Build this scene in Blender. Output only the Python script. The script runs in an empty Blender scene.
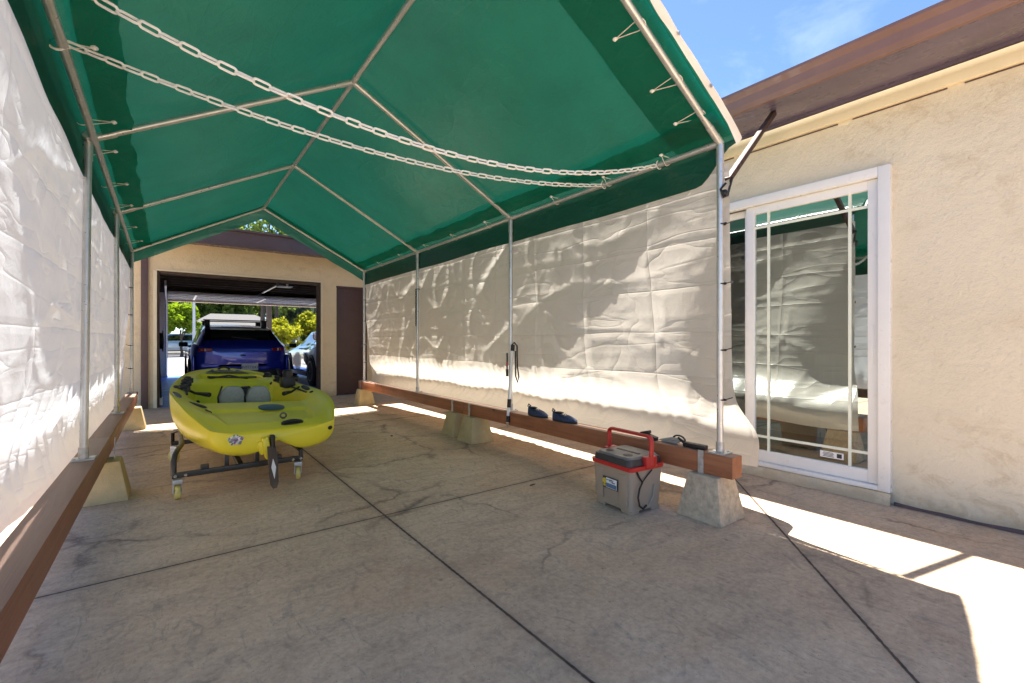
import bpy, bmesh, math, random
from mathutils import Vector, Matrix, noise
R = math.radians
random.seed(7)
sc = bpy.context.scene
COL = sc.collection

# ------------------------------------------------------------------ materials
def new_mat(name):
    m = bpy.data.materials.new(name); m.use_nodes = True
    nt = m.node_tree; nt.nodes.clear()
    return m, nt
def N(nt, t, **kw):
    n = nt.nodes.new(t)
    for k, v in kw.items():
        if k in n.inputs: n.inputs[k].default_value = v
        else: setattr(n, k, v)
    return n
def ramp(nt, fac, stops):
    r = nt.nodes.new('ShaderNodeValToRGB')
    els = r.color_ramp.elements
    while len(els) < len(stops): els.new(0.5)
    for e, (p, c) in zip(els, stops):
        e.position = p; e.color = (c[0], c[1], c[2], 1) if not isinstance(c, (int, float)) else (c, c, c, 1)
    nt.links.new(fac, r.inputs['Fac'])
    return r.outputs['Color']
def mixc(nt, fac, a, b, mode='MIX'):
    m = nt.nodes.new('ShaderNodeMix'); m.data_type = 'RGBA'; m.blend_type = mode
    for sock, v in ((m.inputs[0], fac), (m.inputs[6], a), (m.inputs[7], b)):
        if hasattr(v, 'is_linked'): nt.links.new(v, sock)
        elif isinstance(v, (int, float)): sock.default_value = v
        else: sock.default_value = (v[0], v[1], v[2], 1)
    return m.outputs[2]
def coords(nt, scale=(1, 1, 1), kind='Object'):
    tc = nt.nodes.new('ShaderNodeTexCoord'); mp = nt.nodes.new('ShaderNodeMapping')
    mp.inputs['Scale'].default_value = scale
    nt.links.new(tc.outputs[kind], mp.inputs[0]); return mp.outputs[0]
def nz(nt, vec, scale, detail=4, rough=0.6, dist=0):
    n = N(nt, 'ShaderNodeTexNoise', Scale=scale, Detail=detail, Roughness=rough, Distortion=dist)
    nt.links.new(vec, n.inputs['Vector']); return n.outputs['Fac']
def bump(nt, h, strength, dist=0.01, prev=None):
    b = N(nt, 'ShaderNodeBump', Strength=strength, Distance=dist)
    nt.links.new(h, b.inputs['Height'])
    if prev: nt.links.new(prev, b.inputs['Normal'])
    return b.outputs['Normal']
def math_(nt, op, a, b=None, c=None):
    m = nt.nodes.new('ShaderNodeMath'); m.operation = op
    for i, v in enumerate((a, b, c)):
        if v is None: continue
        if hasattr(v, 'is_linked'): nt.links.new(v, m.inputs[i])
        else: m.inputs[i].default_value = v
    return m.outputs[0]
def mat(name, col, rough=0.5, metal=0.0, var=0.12, scale=6.0, bmp=0.0, bscale=60.0, stretch=(1, 1, 1), spec=0.5, coat=0.0, rvar=0.1):
    m, nt = new_mat(name)
    out = N(nt, 'ShaderNodeOutputMaterial'); p = N(nt, 'ShaderNodeBsdfPrincipled')
    v = coords(nt, stretch)
    f = nz(nt, v, scale, 5, 0.65)
    lo = tuple(c * (1 - var) for c in col); hi = tuple(min(1, c * (1 + var)) for c in col)
    nt.links.new(ramp(nt, f, [(0.3, lo), (0.7, hi)]), p.inputs['Base Color'])
    f2 = nz(nt, v, scale * 3.1, 3)
    nt.links.new(ramp(nt, f2, [(0.3, max(0.02, rough - rvar)), (0.7, min(1, rough + rvar))]), p.inputs['Roughness'])
    p.inputs['Metallic'].default_value = metal
    p.inputs['Specular IOR Level'].default_value = spec
    p.inputs['Coat Weight'].default_value = coat
    p.inputs['Coat Roughness'].default_value = 0.03
    if bmp:
        nt.links.new(bump(nt, nz(nt, v, bscale, 4), bmp, 0.004), p.inputs['Normal'])
    nt.links.new(p.outputs[0], out.inputs[0])
    return m
def cloth(name, refl, trans, sheen=0.05, grough=0.35, var=0.1, scale=3, weave=0.25, bmp=0.25, tmix=0.5, stretch=(1,1,1), folds=None, crease=.4):
    """thin woven poly tarp: diffuse + translucent + faint gloss"""
    m, nt = new_mat(name)
    out = N(nt, 'ShaderNodeOutputMaterial')
    d = N(nt, 'ShaderNodeBsdfDiffuse'); t = N(nt, 'ShaderNodeBsdfTranslucent'); g = N(nt, 'ShaderNodeBsdfGlossy', Roughness=grough)
    g.inputs['Color'].default_value = (0.9, 0.9, 0.9, 1)
    v = coords(nt, stretch); f = nz(nt, v, scale, 5, 0.7)
    fine = nz(nt, coords(nt, (1, 1, 1)), 160, 2)
    f = mixc(nt, weave, f, fine)
    for node, col in ((d, refl), (t, trans)):
        nt.links.new(ramp(nt, f, [(0.3, tuple(c * (1 - var) for c in col)), (0.7, tuple(c * (1 + var) for c in col))]), node.inputs['Color'])
    nrm = bump(nt, nz(nt, coords(nt), 14, 5, 0.6, 0.8), bmp, 0.02)
    nrm = bump(nt, fine, 0.12, 0.003, nrm)
    # crisp creases: thin ridges where a noise field crosses its middle value
    for sc_, st, wdt, strg in ((1.5, (1, 1.0, 1.6), .02, 1.0), (2.3, (1, .45, 2.6), .016, .8)):
        q = math_(nt, 'ABSOLUTE', math_(nt, 'SUBTRACT', nz(nt, coords(nt, st), sc_, 2, .45, .15), 0.5))
        nrm = bump(nt, ramp(nt, q, [(0, 1.0), (wdt * .4, .55), (wdt * 2, 0.0)]), strg * crease, 0.010, nrm)
    if folds:
        sp = N(nt, 'ShaderNodeSeparateXYZ'); wv = N(nt, 'ShaderNodeVectorMath', operation='MULTIPLY_ADD')
        wn = N(nt, 'ShaderNodeTexNoise', Scale=1.3, Detail=2); nt.links.new(coords(nt), wn.inputs['Vector'])
        nt.links.new(wn.outputs['Color'], wv.inputs[0]); wv.inputs[1].default_value = (.05, .05, .05); nt.links.new(coords(nt), wv.inputs[2]); nt.links.new(wv.outputs[0], sp.inputs[0])
        fold = None
        for axis, step in zip(('Y', 'Z'), folds):
            pp = math_(nt, 'PINGPONG', sp.outputs[axis], step / 2)
            fold = pp if fold is None else math_(nt, 'MINIMUM', fold, pp)
        nrm = bump(nt, ramp(nt, fold, [(0, 1.0), (.006, .5), (.03, 0.0)]), .36, 0.012, nrm)
    for node in (d, t, g): nt.links.new(nrm, node.inputs['Normal'])
    m1 = N(nt, 'ShaderNodeMixShader', Fac=tmix); nt.links.new(d.outputs[0], m1.inputs[1]); nt.links.new(t.outputs[0], m1.inputs[2])
    m2 = N(nt, 'ShaderNodeMixShader', Fac=sheen); nt.links.new(m1.outputs[0], m2.inputs[1]); nt.links.new(g.outputs[0], m2.inputs[2])
    nt.links.new(m2.outputs[0], out.inputs[0])
    return m
def glass_sheet(name, tint, base_refl, rough=0.0):
    m, nt = new_mat(name)
    out = N(nt, 'ShaderNodeOutputMaterial')
    t = N(nt, 'ShaderNodeBsdfTransparent'); t.inputs[0].default_value = (*tint, 1)
    g = N(nt, 'ShaderNodeBsdfGlossy', Roughness=rough); g.inputs['Color'].default_value = (0.9, 0.97, 0.93, 1)
    fr = N(nt, 'ShaderNodeFresnel', IOR=1.5)
    f = math_(nt, 'MULTIPLY_ADD', fr.outputs[0], 1.0, base_refl)
    nt.links.new(bump(nt, nz(nt, coords(nt), 1.6, 1), 0.05, 0.02), g.inputs['Normal'])
    mx = N(nt, 'ShaderNodeMixShader'); nt.links.new(f, mx.inputs[0]); nt.links.new(t.outputs[0], mx.inputs[1]); nt.links.new(g.outputs[0], mx.inputs[2])
    nt.links.new(mx.outputs[0], out.inputs[0])
    return m

def line_dist(nt, sep, p, d):
    """distance (in the ground plane) to the line through p with direction d"""
    l = math.hypot(*d); nx, ny = -d[1] / l, d[0] / l
    a = math_(nt, 'MULTIPLY', sep.outputs['X'], nx)
    b = math_(nt, 'MULTIPLY_ADD', sep.outputs['Y'], ny, a)
    return math_(nt, 'ABSOLUTE', math_(nt, 'SUBTRACT', b, nx * p[0] + ny * p[1]))
def patio_material():
    m, nt = new_mat('stamped_concrete')
    out = N(nt, 'ShaderNodeOutputMaterial'); p = N(nt, 'ShaderNodeBsdfPrincipled', Roughness=0.8)
    p.inputs['Specular IOR Level'].default_value = 0.3
    v = coords(nt)
    big = nz(nt, v, 0.9, 6, 0.62, 0.6)
    mid = nz(nt, coords(nt, (1.0, 2.2, 1)), 3.0, 8, 0.68, 1.2)
    fine = nz(nt, v, 38, 6, 0.7)
    slate = nz(nt, coords(nt, (2.4, 1.0, 1)), 5.5, 9, 0.72, 2.2)
    c = ramp(nt, big, [(0.3, (0.50, 0.36, 0.235)), (0.5, (0.61, 0.455, 0.31)), (0.72, (0.69, 0.54, 0.395))])
    c = mixc(nt, ramp(nt, mid, [(0.42, 0.0), (0.72, 0.55)]), c, (0.34, 0.25, 0.185))
    c = mixc(nt, ramp(nt, slate, [(0.53, 0.0), (0.60, 0.35), (0.72, 0.6)]), c, (0.28, 0.22, 0.18))
    c = mixc(nt, ramp(nt, nz(nt, v, 1.7, 5, 0.6, 1.0), [(0.50, 0.0), (0.70, 0.55)]), c, (0.58, 0.39, 0.235))
    c = mixc(nt, 0.75, c, ramp(nt, fine, [(0.28, (0.34, 0.34, 0.34)), (0.72, (0.64, 0.64, 0.64))]), 'OVERLAY')
    pits = ramp(nt, nz(nt, v, 75, 4, 0.7), [(0.30, 0.75), (0.38, 0.0)])
    c = mixc(nt, pits, c, (0.13, 0.10, 0.085))
    spots = ramp(nt, nz(nt, v, 21, 3, 0.55), [(0.68, 0.0), (0.74, 0.55)])
    c = mixc(nt, spots, c, (0.2, 0.15, 0.12))
    # long stamped cracks
    warp = N(nt, 'ShaderNodeTexNoise', Scale=1.7, Detail=6, Roughness=0.65); nt.links.new(v, warp.inputs['Vector'])
    wv = N(nt, 'ShaderNodeVectorMath', operation='MULTIPLY_ADD'); nt.links.new(warp.outputs['Color'], wv.inputs[0])
    wv.inputs[1].default_value = (0.55, 0.55, 0); nt.links.new(v, wv.inputs[2])
    vo = N(nt, 'ShaderNodeTexVoronoi', Scale=0.85); vo.feature = 'DISTANCE_TO_EDGE'; nt.links.new(wv.outputs[0], vo.inputs['Vector'])
    gate = ramp(nt, nz(nt, v, 1.15, 3), [(0.46, 0.0), (0.58, 1.0)])
    ck = ramp(nt, vo.outputs['Distance'], [(0.0, 1.0), (0.007, 0.6), (0.018, 0.0)])
    crack = math_(nt, 'MULTIPLY', ck, gate)
    c = mixc(nt, math_(nt, 'MULTIPLY', crack, 0.7), c, (0.105, 0.072, 0.058))
    smear = math_(nt, 'MULTIPLY', ramp(nt, vo.outputs['Distance'], [(0.0, 1.0), (0.07, 0.0)]), math_(nt, 'MULTIPLY', gate, ramp(nt, nz(nt, v, 9, 6, .7), [(.44, 0.0), (.64, .38)])))
    c = mixc(nt, smear, c, (0.20, 0.15, 0.125))
    # sawn joints
    geo = N(nt, 'ShaderNodeTexCoord'); sep = N(nt, 'ShaderNodeSeparateXYZ'); nt.links.new(geo.outputs['Object'], sep.inputs[0])
    wob = math_(nt, 'MULTIPLY', math_(nt, 'SUBTRACT', nz(nt, v, 34, 5, .7), 0.5), 0.011)
    dist = None
    for pt, dr in (((1.06, 0), (0, 1)), ((0, 2.71), (1, 0)), ((0, 5.95), (1, 0.03)), ((3.183, 1.497), (1.309, 1.124)), ((-3.2, 0), (0, 1))):
        dd = line_dist(nt, sep, pt, dr)
        dist = dd if dist is None else math_(nt, 'MINIMUM', dist, dd)
    dist = math_(nt, 'ADD', dist, wob)
    joint = ramp(nt, dist, [(0.0, 1.0), (0.0040, 1.0), (0.0070, 0.0)])
    halo = ramp(nt, dist, [(0.0, 0.35), (0.05, 0.0)])
    c = mixc(nt, halo, c, (0.19, 0.145, 0.12))
    c = mixc(nt, joint, c, ramp(nt, nz(nt, v, 24, 3), [(.35, (0.05, 0.036, 0.030)), (.7, (0.13, 0.088, 0.065))]))
    nt.links.new(c, p.inputs['Base Color'])
    h = math_(nt, 'MULTIPLY_ADD', joint, -1.2, math_(nt, 'MULTIPLY_ADD', crack, -0.6, math_(nt, 'MULTIPLY', mid, 1.0)))
    nrm = bump(nt, h, 0.55, 0.012)
    nrm = bump(nt, slate, 0.35, 0.01, nrm)
    nrm = bump(nt, fine, 0.5, 0.005, nrm)
    nt.links.new(nrm, p.inputs['Normal'])
    nt.links.new(ramp(nt, mid, [(0.3, 0.62), (0.7, 0.88)]), p.inputs['Roughness'])
    nt.links.new(p.outputs[0], out.inputs[0])
    return m
def stucco(name, base, dirt, scale=1.0):
    m, nt = new_mat(name)
    out = N(nt, 'ShaderNodeOutputMaterial'); p = N(nt, 'ShaderNodeBsdfPrincipled', Roughness=0.9)
    p.inputs['Specular IOR Level'].default_value = 0.2
    v = coords(nt)
    c = ramp(nt, nz(nt, v, 1.1 * scale, 5), [(0.3, tuple(b * 0.93 for b in base)), (0.7, tuple(min(1, b * 1.06) for b in base))])
    patch = ramp(nt, nz(nt, coords(nt, (1, 1, 1.3)), 5.5 * scale, 8, 0.75, 0.5), [(0.51, 0.0), (0.66, 0.6)])
    gate = ramp(nt, nz(nt, v, 0.9, 3), [(0.36, 0.0), (0.56, 1.0)])
    c = mixc(nt, math_(nt, 'MULTIPLY', patch, gate), c, dirt)
    # dust and splash stains just above the slab
    sep = N(nt, 'ShaderNodeSeparateXYZ'); tc = N(nt, 'ShaderNodeTexCoord'); nt.links.new(tc.outputs['Object'], sep.inputs[0])
    zz = math_(nt, 'MULTIPLY_ADD', nz(nt, v, 3.5, 6, 0.7), 0.5, math_(nt, 'MULTIPLY', sep.outputs['Z'], 1.6))
    stain = ramp(nt, zz, [(0.28, 0.75), (0.42, 0.18), (0.62, 0.0)])
    c = mixc(nt, stain, c, tuple(d * 0.85 for d in dirt))
    nt.links.new(c, p.inputs['Base Color'])
    n = bump(nt, nz(nt, v, 42, 7, 0.75), 0.9, 0.010)
    n = bump(nt, nz(nt, v, 11, 5, 0.65), 0.45, 0.025, n)
    nt.links.new(n, p.inputs['Normal']); nt.links.new(p.outputs[0], out.inputs[0])
    return m
def wood(name, a, b, along='Y'):
    m, nt = new_mat(name)
    out = N(nt, 'ShaderNodeOutputMaterial'); p = N(nt, 'ShaderNodeBsdfPrincipled', Roughness=0.55)
    s = (14, 0.7, 14)
    f = nz(nt, coords(nt, s), 2.2, 7, 0.65, 0.9)
    c = ramp(nt, f, [(0.3, a), (0.5, tuple((x + y) / 2 for x, y in zip(a, b))), (0.72, b)])
    g = nz(nt, coords(nt), 2.0, 5, 0.7)
    c = mixc(nt, ramp(nt, g, [(0.45, 0.0), (0.75, 0.5)]), c, tuple(x * 0.55 for x in a))
    knots = N(nt, 'ShaderNodeTexVoronoi', Scale=2.3); nt.links.new(coords(nt, (2.2, 1, 2.2)), knots.inputs['Vector'])
    c = mixc(nt, ramp(nt, knots.outputs['Distance'], [(0.03, 0.8), (0.08, 0.0)]), c, (0.03, 0.015, 0.01))
    sep = N(nt, 'ShaderNodeSeparateXYZ'); ge = N(nt, 'ShaderNodeNewGeometry'); nt.links.new(ge.outputs['Normal'], sep.inputs[0])
    c = mixc(nt, ramp(nt, sep.outputs['Z'], [(0.5, 0.0), (0.9, 0.55)]), c, (0.24, 0.18, 0.145))   # upward faces are mixed towards a grey-brown
    nt.links.new(c, p.inputs['Base Color'])
    nt.links.new(bump(nt, f, 0.35, 0.006), p.inputs['Normal'])
    nt.links.new(p.outputs[0], out.inputs[0]); return m
def leafmat(name, a, b, trans):
    m, nt = new_mat(name)
    out = N(nt, 'ShaderNodeOutputMaterial')
    d = N(nt, 'ShaderNodeBsdfDiffuse'); t = N(nt, 'ShaderNodeBsdfTranslucent')
    f = nz(nt, coords(nt), 1.3, 4)
    c = ramp(nt, f, [(0.3, a), (0.7, b)])
    nt.links.new(c, d.inputs[0]); nt.links.new(mixc(nt, 1.0, c, trans, 'MULTIPLY'), t.inputs[0])
    mx = N(nt, 'ShaderNodeMixShader', Fac=0.45); nt.links.new(d.outputs[0], mx.inputs[1]); nt.links.new(t.outputs[0], mx.inputs[2])
    nt.links.new(mx.outputs[0], out.inputs[0]); return m

M = {}
M['patio'] = patio_material()
M['stucco'] = stucco('cream_stucco', (0.80, 0.71, 0.545), (0.56, 0.43, 0.27))
M['garage_stucco'] = stucco('garage_stucco', (0.80, 0.65, 0.43), (0.62, 0.47, 0.29))
M['frieze'] = mat('cream_trim_paint', (0.82, 0.71, 0.49), 0.6, var=0.05)
M['brown'] = mat('brown_trim_paint', (0.11, 0.062, 0.055), 0.5, var=0.15, scale=4, bmp=0.15)
M['gutter'] = mat('brown_gutter_enamel', (0.20, 0.105, 0.08), 0.4, var=0.1)
M['soffit'] = mat('peeling_soffit_paint', (0.125, 0.10, 0.145), 0.3, var=0.2, scale=3, bmp=0.5, bscale=22, stretch=(1, 0.5, 1))
M['brown_door'] = mat('brown_door_paint', (0.095, 0.05, 0.04), 0.5, var=0.08)
M['white_vinyl'] = mat('white_vinyl', (0.80, 0.78, 0.745), 0.35, var=0.03)
M['cream_vinyl'] = mat('almond_vinyl_grille', (0.80, 0.82, 0.68), 0.4, var=0.04)
M['glass'] = glass_sheet('green_low_e_glass', (0.50, 0.62, 0.52), 0.46)
M['screen_glass'] = glass_sheet('dark_screened_glass', (0.28, 0.30, 0.30), 0.10)
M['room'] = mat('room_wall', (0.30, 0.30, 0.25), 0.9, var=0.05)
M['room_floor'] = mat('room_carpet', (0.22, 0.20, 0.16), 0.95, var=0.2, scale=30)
M['cream_curtain'] = mat('cream_curtain', (0.55, 0.52, 0.42), 0.9, var=0.1, stretch=(1, 9, 0.3))
M['canopy'] = cloth('green_poly_canopy', (0.010, 0.115, 0.068), (0.003, 0.038, 0.0245), sheen=0.075, grough=0.32, var=0.24, scale=2.4, bmp=0.30, weave=0.4, crease=.16)
M['hem'] = cloth('green_poly_hem', (0.006, 0.07, 0.048), (0.004, 0.78, 0.58), sheen=0.03, grough=0.4, var=0.15, scale=3, bmp=0.4)
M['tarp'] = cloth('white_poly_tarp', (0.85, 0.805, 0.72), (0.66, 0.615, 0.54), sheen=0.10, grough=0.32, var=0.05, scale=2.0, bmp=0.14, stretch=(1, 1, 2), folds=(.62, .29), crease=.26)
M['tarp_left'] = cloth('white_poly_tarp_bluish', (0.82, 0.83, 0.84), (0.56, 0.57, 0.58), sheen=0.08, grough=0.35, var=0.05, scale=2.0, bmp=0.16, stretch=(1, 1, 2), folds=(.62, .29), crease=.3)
M['white_hem'] = mat('white_hem_vinyl', (0.74, 0.73, 0.70), 0.5, var=0.08, bmp=0.2)
M['steel'] = mat('galvanised_pipe', (0.60, 0.60, 0.585), 0.36, metal=0.65, var=0.10, scale=12)
M['zinc'] = mat('zinc_strap', (0.50, 0.50, 0.49), 0.5, metal=0.7, var=0.25, scale=30)
M['plastic_white'] = mat('white_plastic', (0.82, 0.80, 0.76), 0.35, var=0.06)
M['cord'] = mat('white_elastic_cord', (0.70, 0.66, 0.58), 0.7, var=0.1)
M['black'] = mat('black_plastic', (0.008, 0.008, 0.009), 0.5, var=0.2)
M['rubber'] = mat('black_rubber', (0.02, 0.02, 0.02), 0.75, var=0.2)
M['beam'] = wood('red_stained_timber', (0.24, 0.085, 0.036), (0.40, 0.155, 0.065))
M['beam_dark'] = wood('dark_red_stained_timber', (0.20, 0.085, 0.055), (0.32, 0.145, 0.09))
M['pier'] = mat('grey_pier_concrete', (0.52, 0.415, 0.29), 0.9, var=0.28, scale=26, bmp=0.7, bscale=70)
M['pier_yellow'] = mat('buff_pier_concrete', (0.47, 0.375, 0.20), 0.9, var=0.15, scale=7, bmp=0.6, bscale=70)
M['kayak'] = mat('yellow_green_polyethylene', (0.74, 0.655, 0.035), 0.36, var=0.015, scale=2, rvar=0.0)
M['hatch'] = mat('slate_hatch_plastic', (0.05, 0.085, 0.10), 0.35, var=0.15)
M['seat_mesh'] = mat('grey_teal_seat_mesh', (0.26, 0.30, 0.30), 0.8, var=0.12, scale=50, bmp=0.4, bscale=180)
M['cart'] = mat('black_powder_coat', (0.022, 0.02, 0.02), 0.4, var=0.2)
M['caster'] = mat('yellow_caster_nylon', (0.62, 0.52, 0.16), 0.5, var=0.1)
M['rudder'] = mat('dark_rudder_blade', (0.055, 0.038, 0.03), 0.4, var=0.2)
M['white_paint'] = mat('white_decal', (0.8, 0.8, 0.78), 0.5, var=0.04)
M['cooler'] = mat('tan_cooler_plastic', (0.36, 0.285, 0.21), 0.5, var=0.05, bmp=0.1)
M['cooler_red'] = mat('red_cooler_plastic', (0.50, 0.022, 0.018), 0.38, var=0.08)
M['cooler_lid'] = mat('grey_cooler_lid', (0.20, 0.175, 0.155), 0.5, var=0.08)
M['cooler_dark'] = mat('charcoal_cooler_rim', (0.03, 0.03, 0.034), 0.45, var=0.1)
M['blue_shoe'] = mat('blue_neoprene', (0.02, 0.036, 0.085), 0.75, var=0.6, scale=20)
M['car_blue'] = mat('metallic_blue_paint', (0.012, 0.030, 0.42), 0.25, metal=0.35, var=0.03, coat=1.0, rvar=0.02)
M['car_white'] = mat('white_car_paint', (0.72, 0.73, 0.74), 0.2, var=0.02, coat=1.0, rvar=0.02)
M['car_silver'] = mat('silver_blue_paint', (0.40, 0.46, 0.52), 0.25, metal=0.5, var=0.02, coat=1.0, rvar=0.02)
M['car_roof'] = mat('grey_roof_panel', (0.35, 0.36, 0.37), 0.15, var=0.02, coat=1.0, rvar=0.02)
M['car_glass'] = mat('dark_car_glass', (0.006, 0.008, 0.010), 0.04, var=0.0, spec=0.8, rvar=0.0)
M['lamp_red'] = mat('red_lens', (0.28, 0.01, 0.012), 0.15, var=0.1)
M['lamp_white'] = mat('clear_lens', (0.7, 0.62, 0.55), 0.15, var=0.05)
M['rim'] = mat('alloy_rim', (0.45, 0.45, 0.46), 0.3, metal=0.9, var=0.05)
M['rim_dark'] = mat('dark_alloy_rim', (0.10, 0.10, 0.105), 0.35, metal=0.7, var=0.05)
M['chrome'] = mat('chrome', (0.8, 0.8, 0.8), 0.12, metal=1.0, var=0.02, rvar=0.02)
M['epoxy'] = mat('blue_epoxy_floor', (0.03, 0.11, 0.46), 0.42, var=0.12, scale=2, spec=0.25)
M['concrete'] = mat('driveway_concrete', (0.40, 0.37, 0.33), 0.85, var=0.12, scale=1.5, bmp=0.3)
M['asphalt'] = mat('asphalt', (0.055, 0.055, 0.057), 0.9, var=0.2, scale=2, bmp=0.4)
M['soil'] = mat('dry_lawn_soil', (0.16, 0.135, 0.085), 0.95, var=0.3, scale=0.8, bmp=0.4)
M['drywall'] = mat('blue_grey_drywall', (0.34, 0.35, 0.46), 0.85, var=0.08)
M['rafter_dark'] = mat('dark_garage_framing', (0.075, 0.052, 0.04), 0.85, var=0.25)
M['door_panel'] = mat('white_door_skin', (0.84, 0.82, 0.78), 0.5, var=0.05)
M['roof_grey'] = mat('grey_roof_shingle', (0.085, 0.08, 0.078), 0.9, var=0.12, scale=8, bmp=0.5)
M['roof_white'] = mat('white_roof', (0.26, 0.255, 0.25), 0.8, var=0.06)
M['house_wall'] = mat('pale_house_wall', (0.55, 0.56, 0.55), 0.85, var=0.06)
M['bark'] = mat('bark', (0.10, 0.07, 0.05), 0.95, var=0.3, scale=8, bmp=0.8, bscale=14, stretch=(1, 1, 0.2))
M['leaf_bright'] = leafmat('bright_leaves', (0.13, 0.22, 0.02), (0.26, 0.34, 0.04), (1.3, 1.3, 0.5))
M['leaf_yellow'] = leafmat('yellow_green_leaves', (0.20, 0.22, 0.02), (0.36, 0.36, 0.05), (1.3, 1.25, 0.5))
M['leaf_mid'] = leafmat('mid_green_leaves', (0.10, 0.16, 0.045), (0.20, 0.26, 0.085), (1.6, 1.6, 0.9))
M['leaf_dark'] = leafmat('dark_green_leaves', (0.035, 0.08, 0.02), (0.08, 0.14, 0.04), (1.2, 1.3, 0.6))
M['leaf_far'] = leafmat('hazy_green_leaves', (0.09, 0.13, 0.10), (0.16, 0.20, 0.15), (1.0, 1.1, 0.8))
M['post_grey'] = mat('grey_lamp_post', (0.55, 0.56, 0.57), 0.5, var=0.05)
M['yellow_ring'] = mat('yellow_label_ink', (0.65, 0.50, 0.05), 0.5, var=0.05)
M['sticker_blue'] = mat('blue_label_ink', (0.10, 0.17, 0.28), 0.5, var=0.3, scale=60)
M['tan_tip'] = mat('tan_pole_tip', (0.42, 0.32, 0.20), 0.6, var=0.1)
M['grey_cloth'] = mat('grey_webbing', (0.32, 0.31, 0.28), 0.8, var=0.15)
def logo_mat():
    m, nt = new_mat('round_hull_logo')
    out = N(nt, 'ShaderNodeOutputMaterial'); p = N(nt, 'ShaderNodeBsdfPrincipled', Roughness=0.4)
    vo = N(nt, 'ShaderNodeTexVoronoi', Scale=75); nt.links.new(coords(nt), vo.inputs['Vector'])
    c = ramp(nt, vo.outputs['Color'], [(0.1, (0.02, 0.02, 0.03)), (0.3, (0.75, 0.75, 0.76)), (0.45, (0.15, 0.05, 0.22)), (0.6, (0.10, 0.32, 0.12)), (0.72, (0.75, 0.75, 0.75)), (0.85, (0.03, 0.03, 0.04))])
    nt.links.new(c, p.inputs['Base Color']); nt.links.new(p.outputs[0], out.inputs[0]); return m
M['logo'] = logo_mat()

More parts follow.
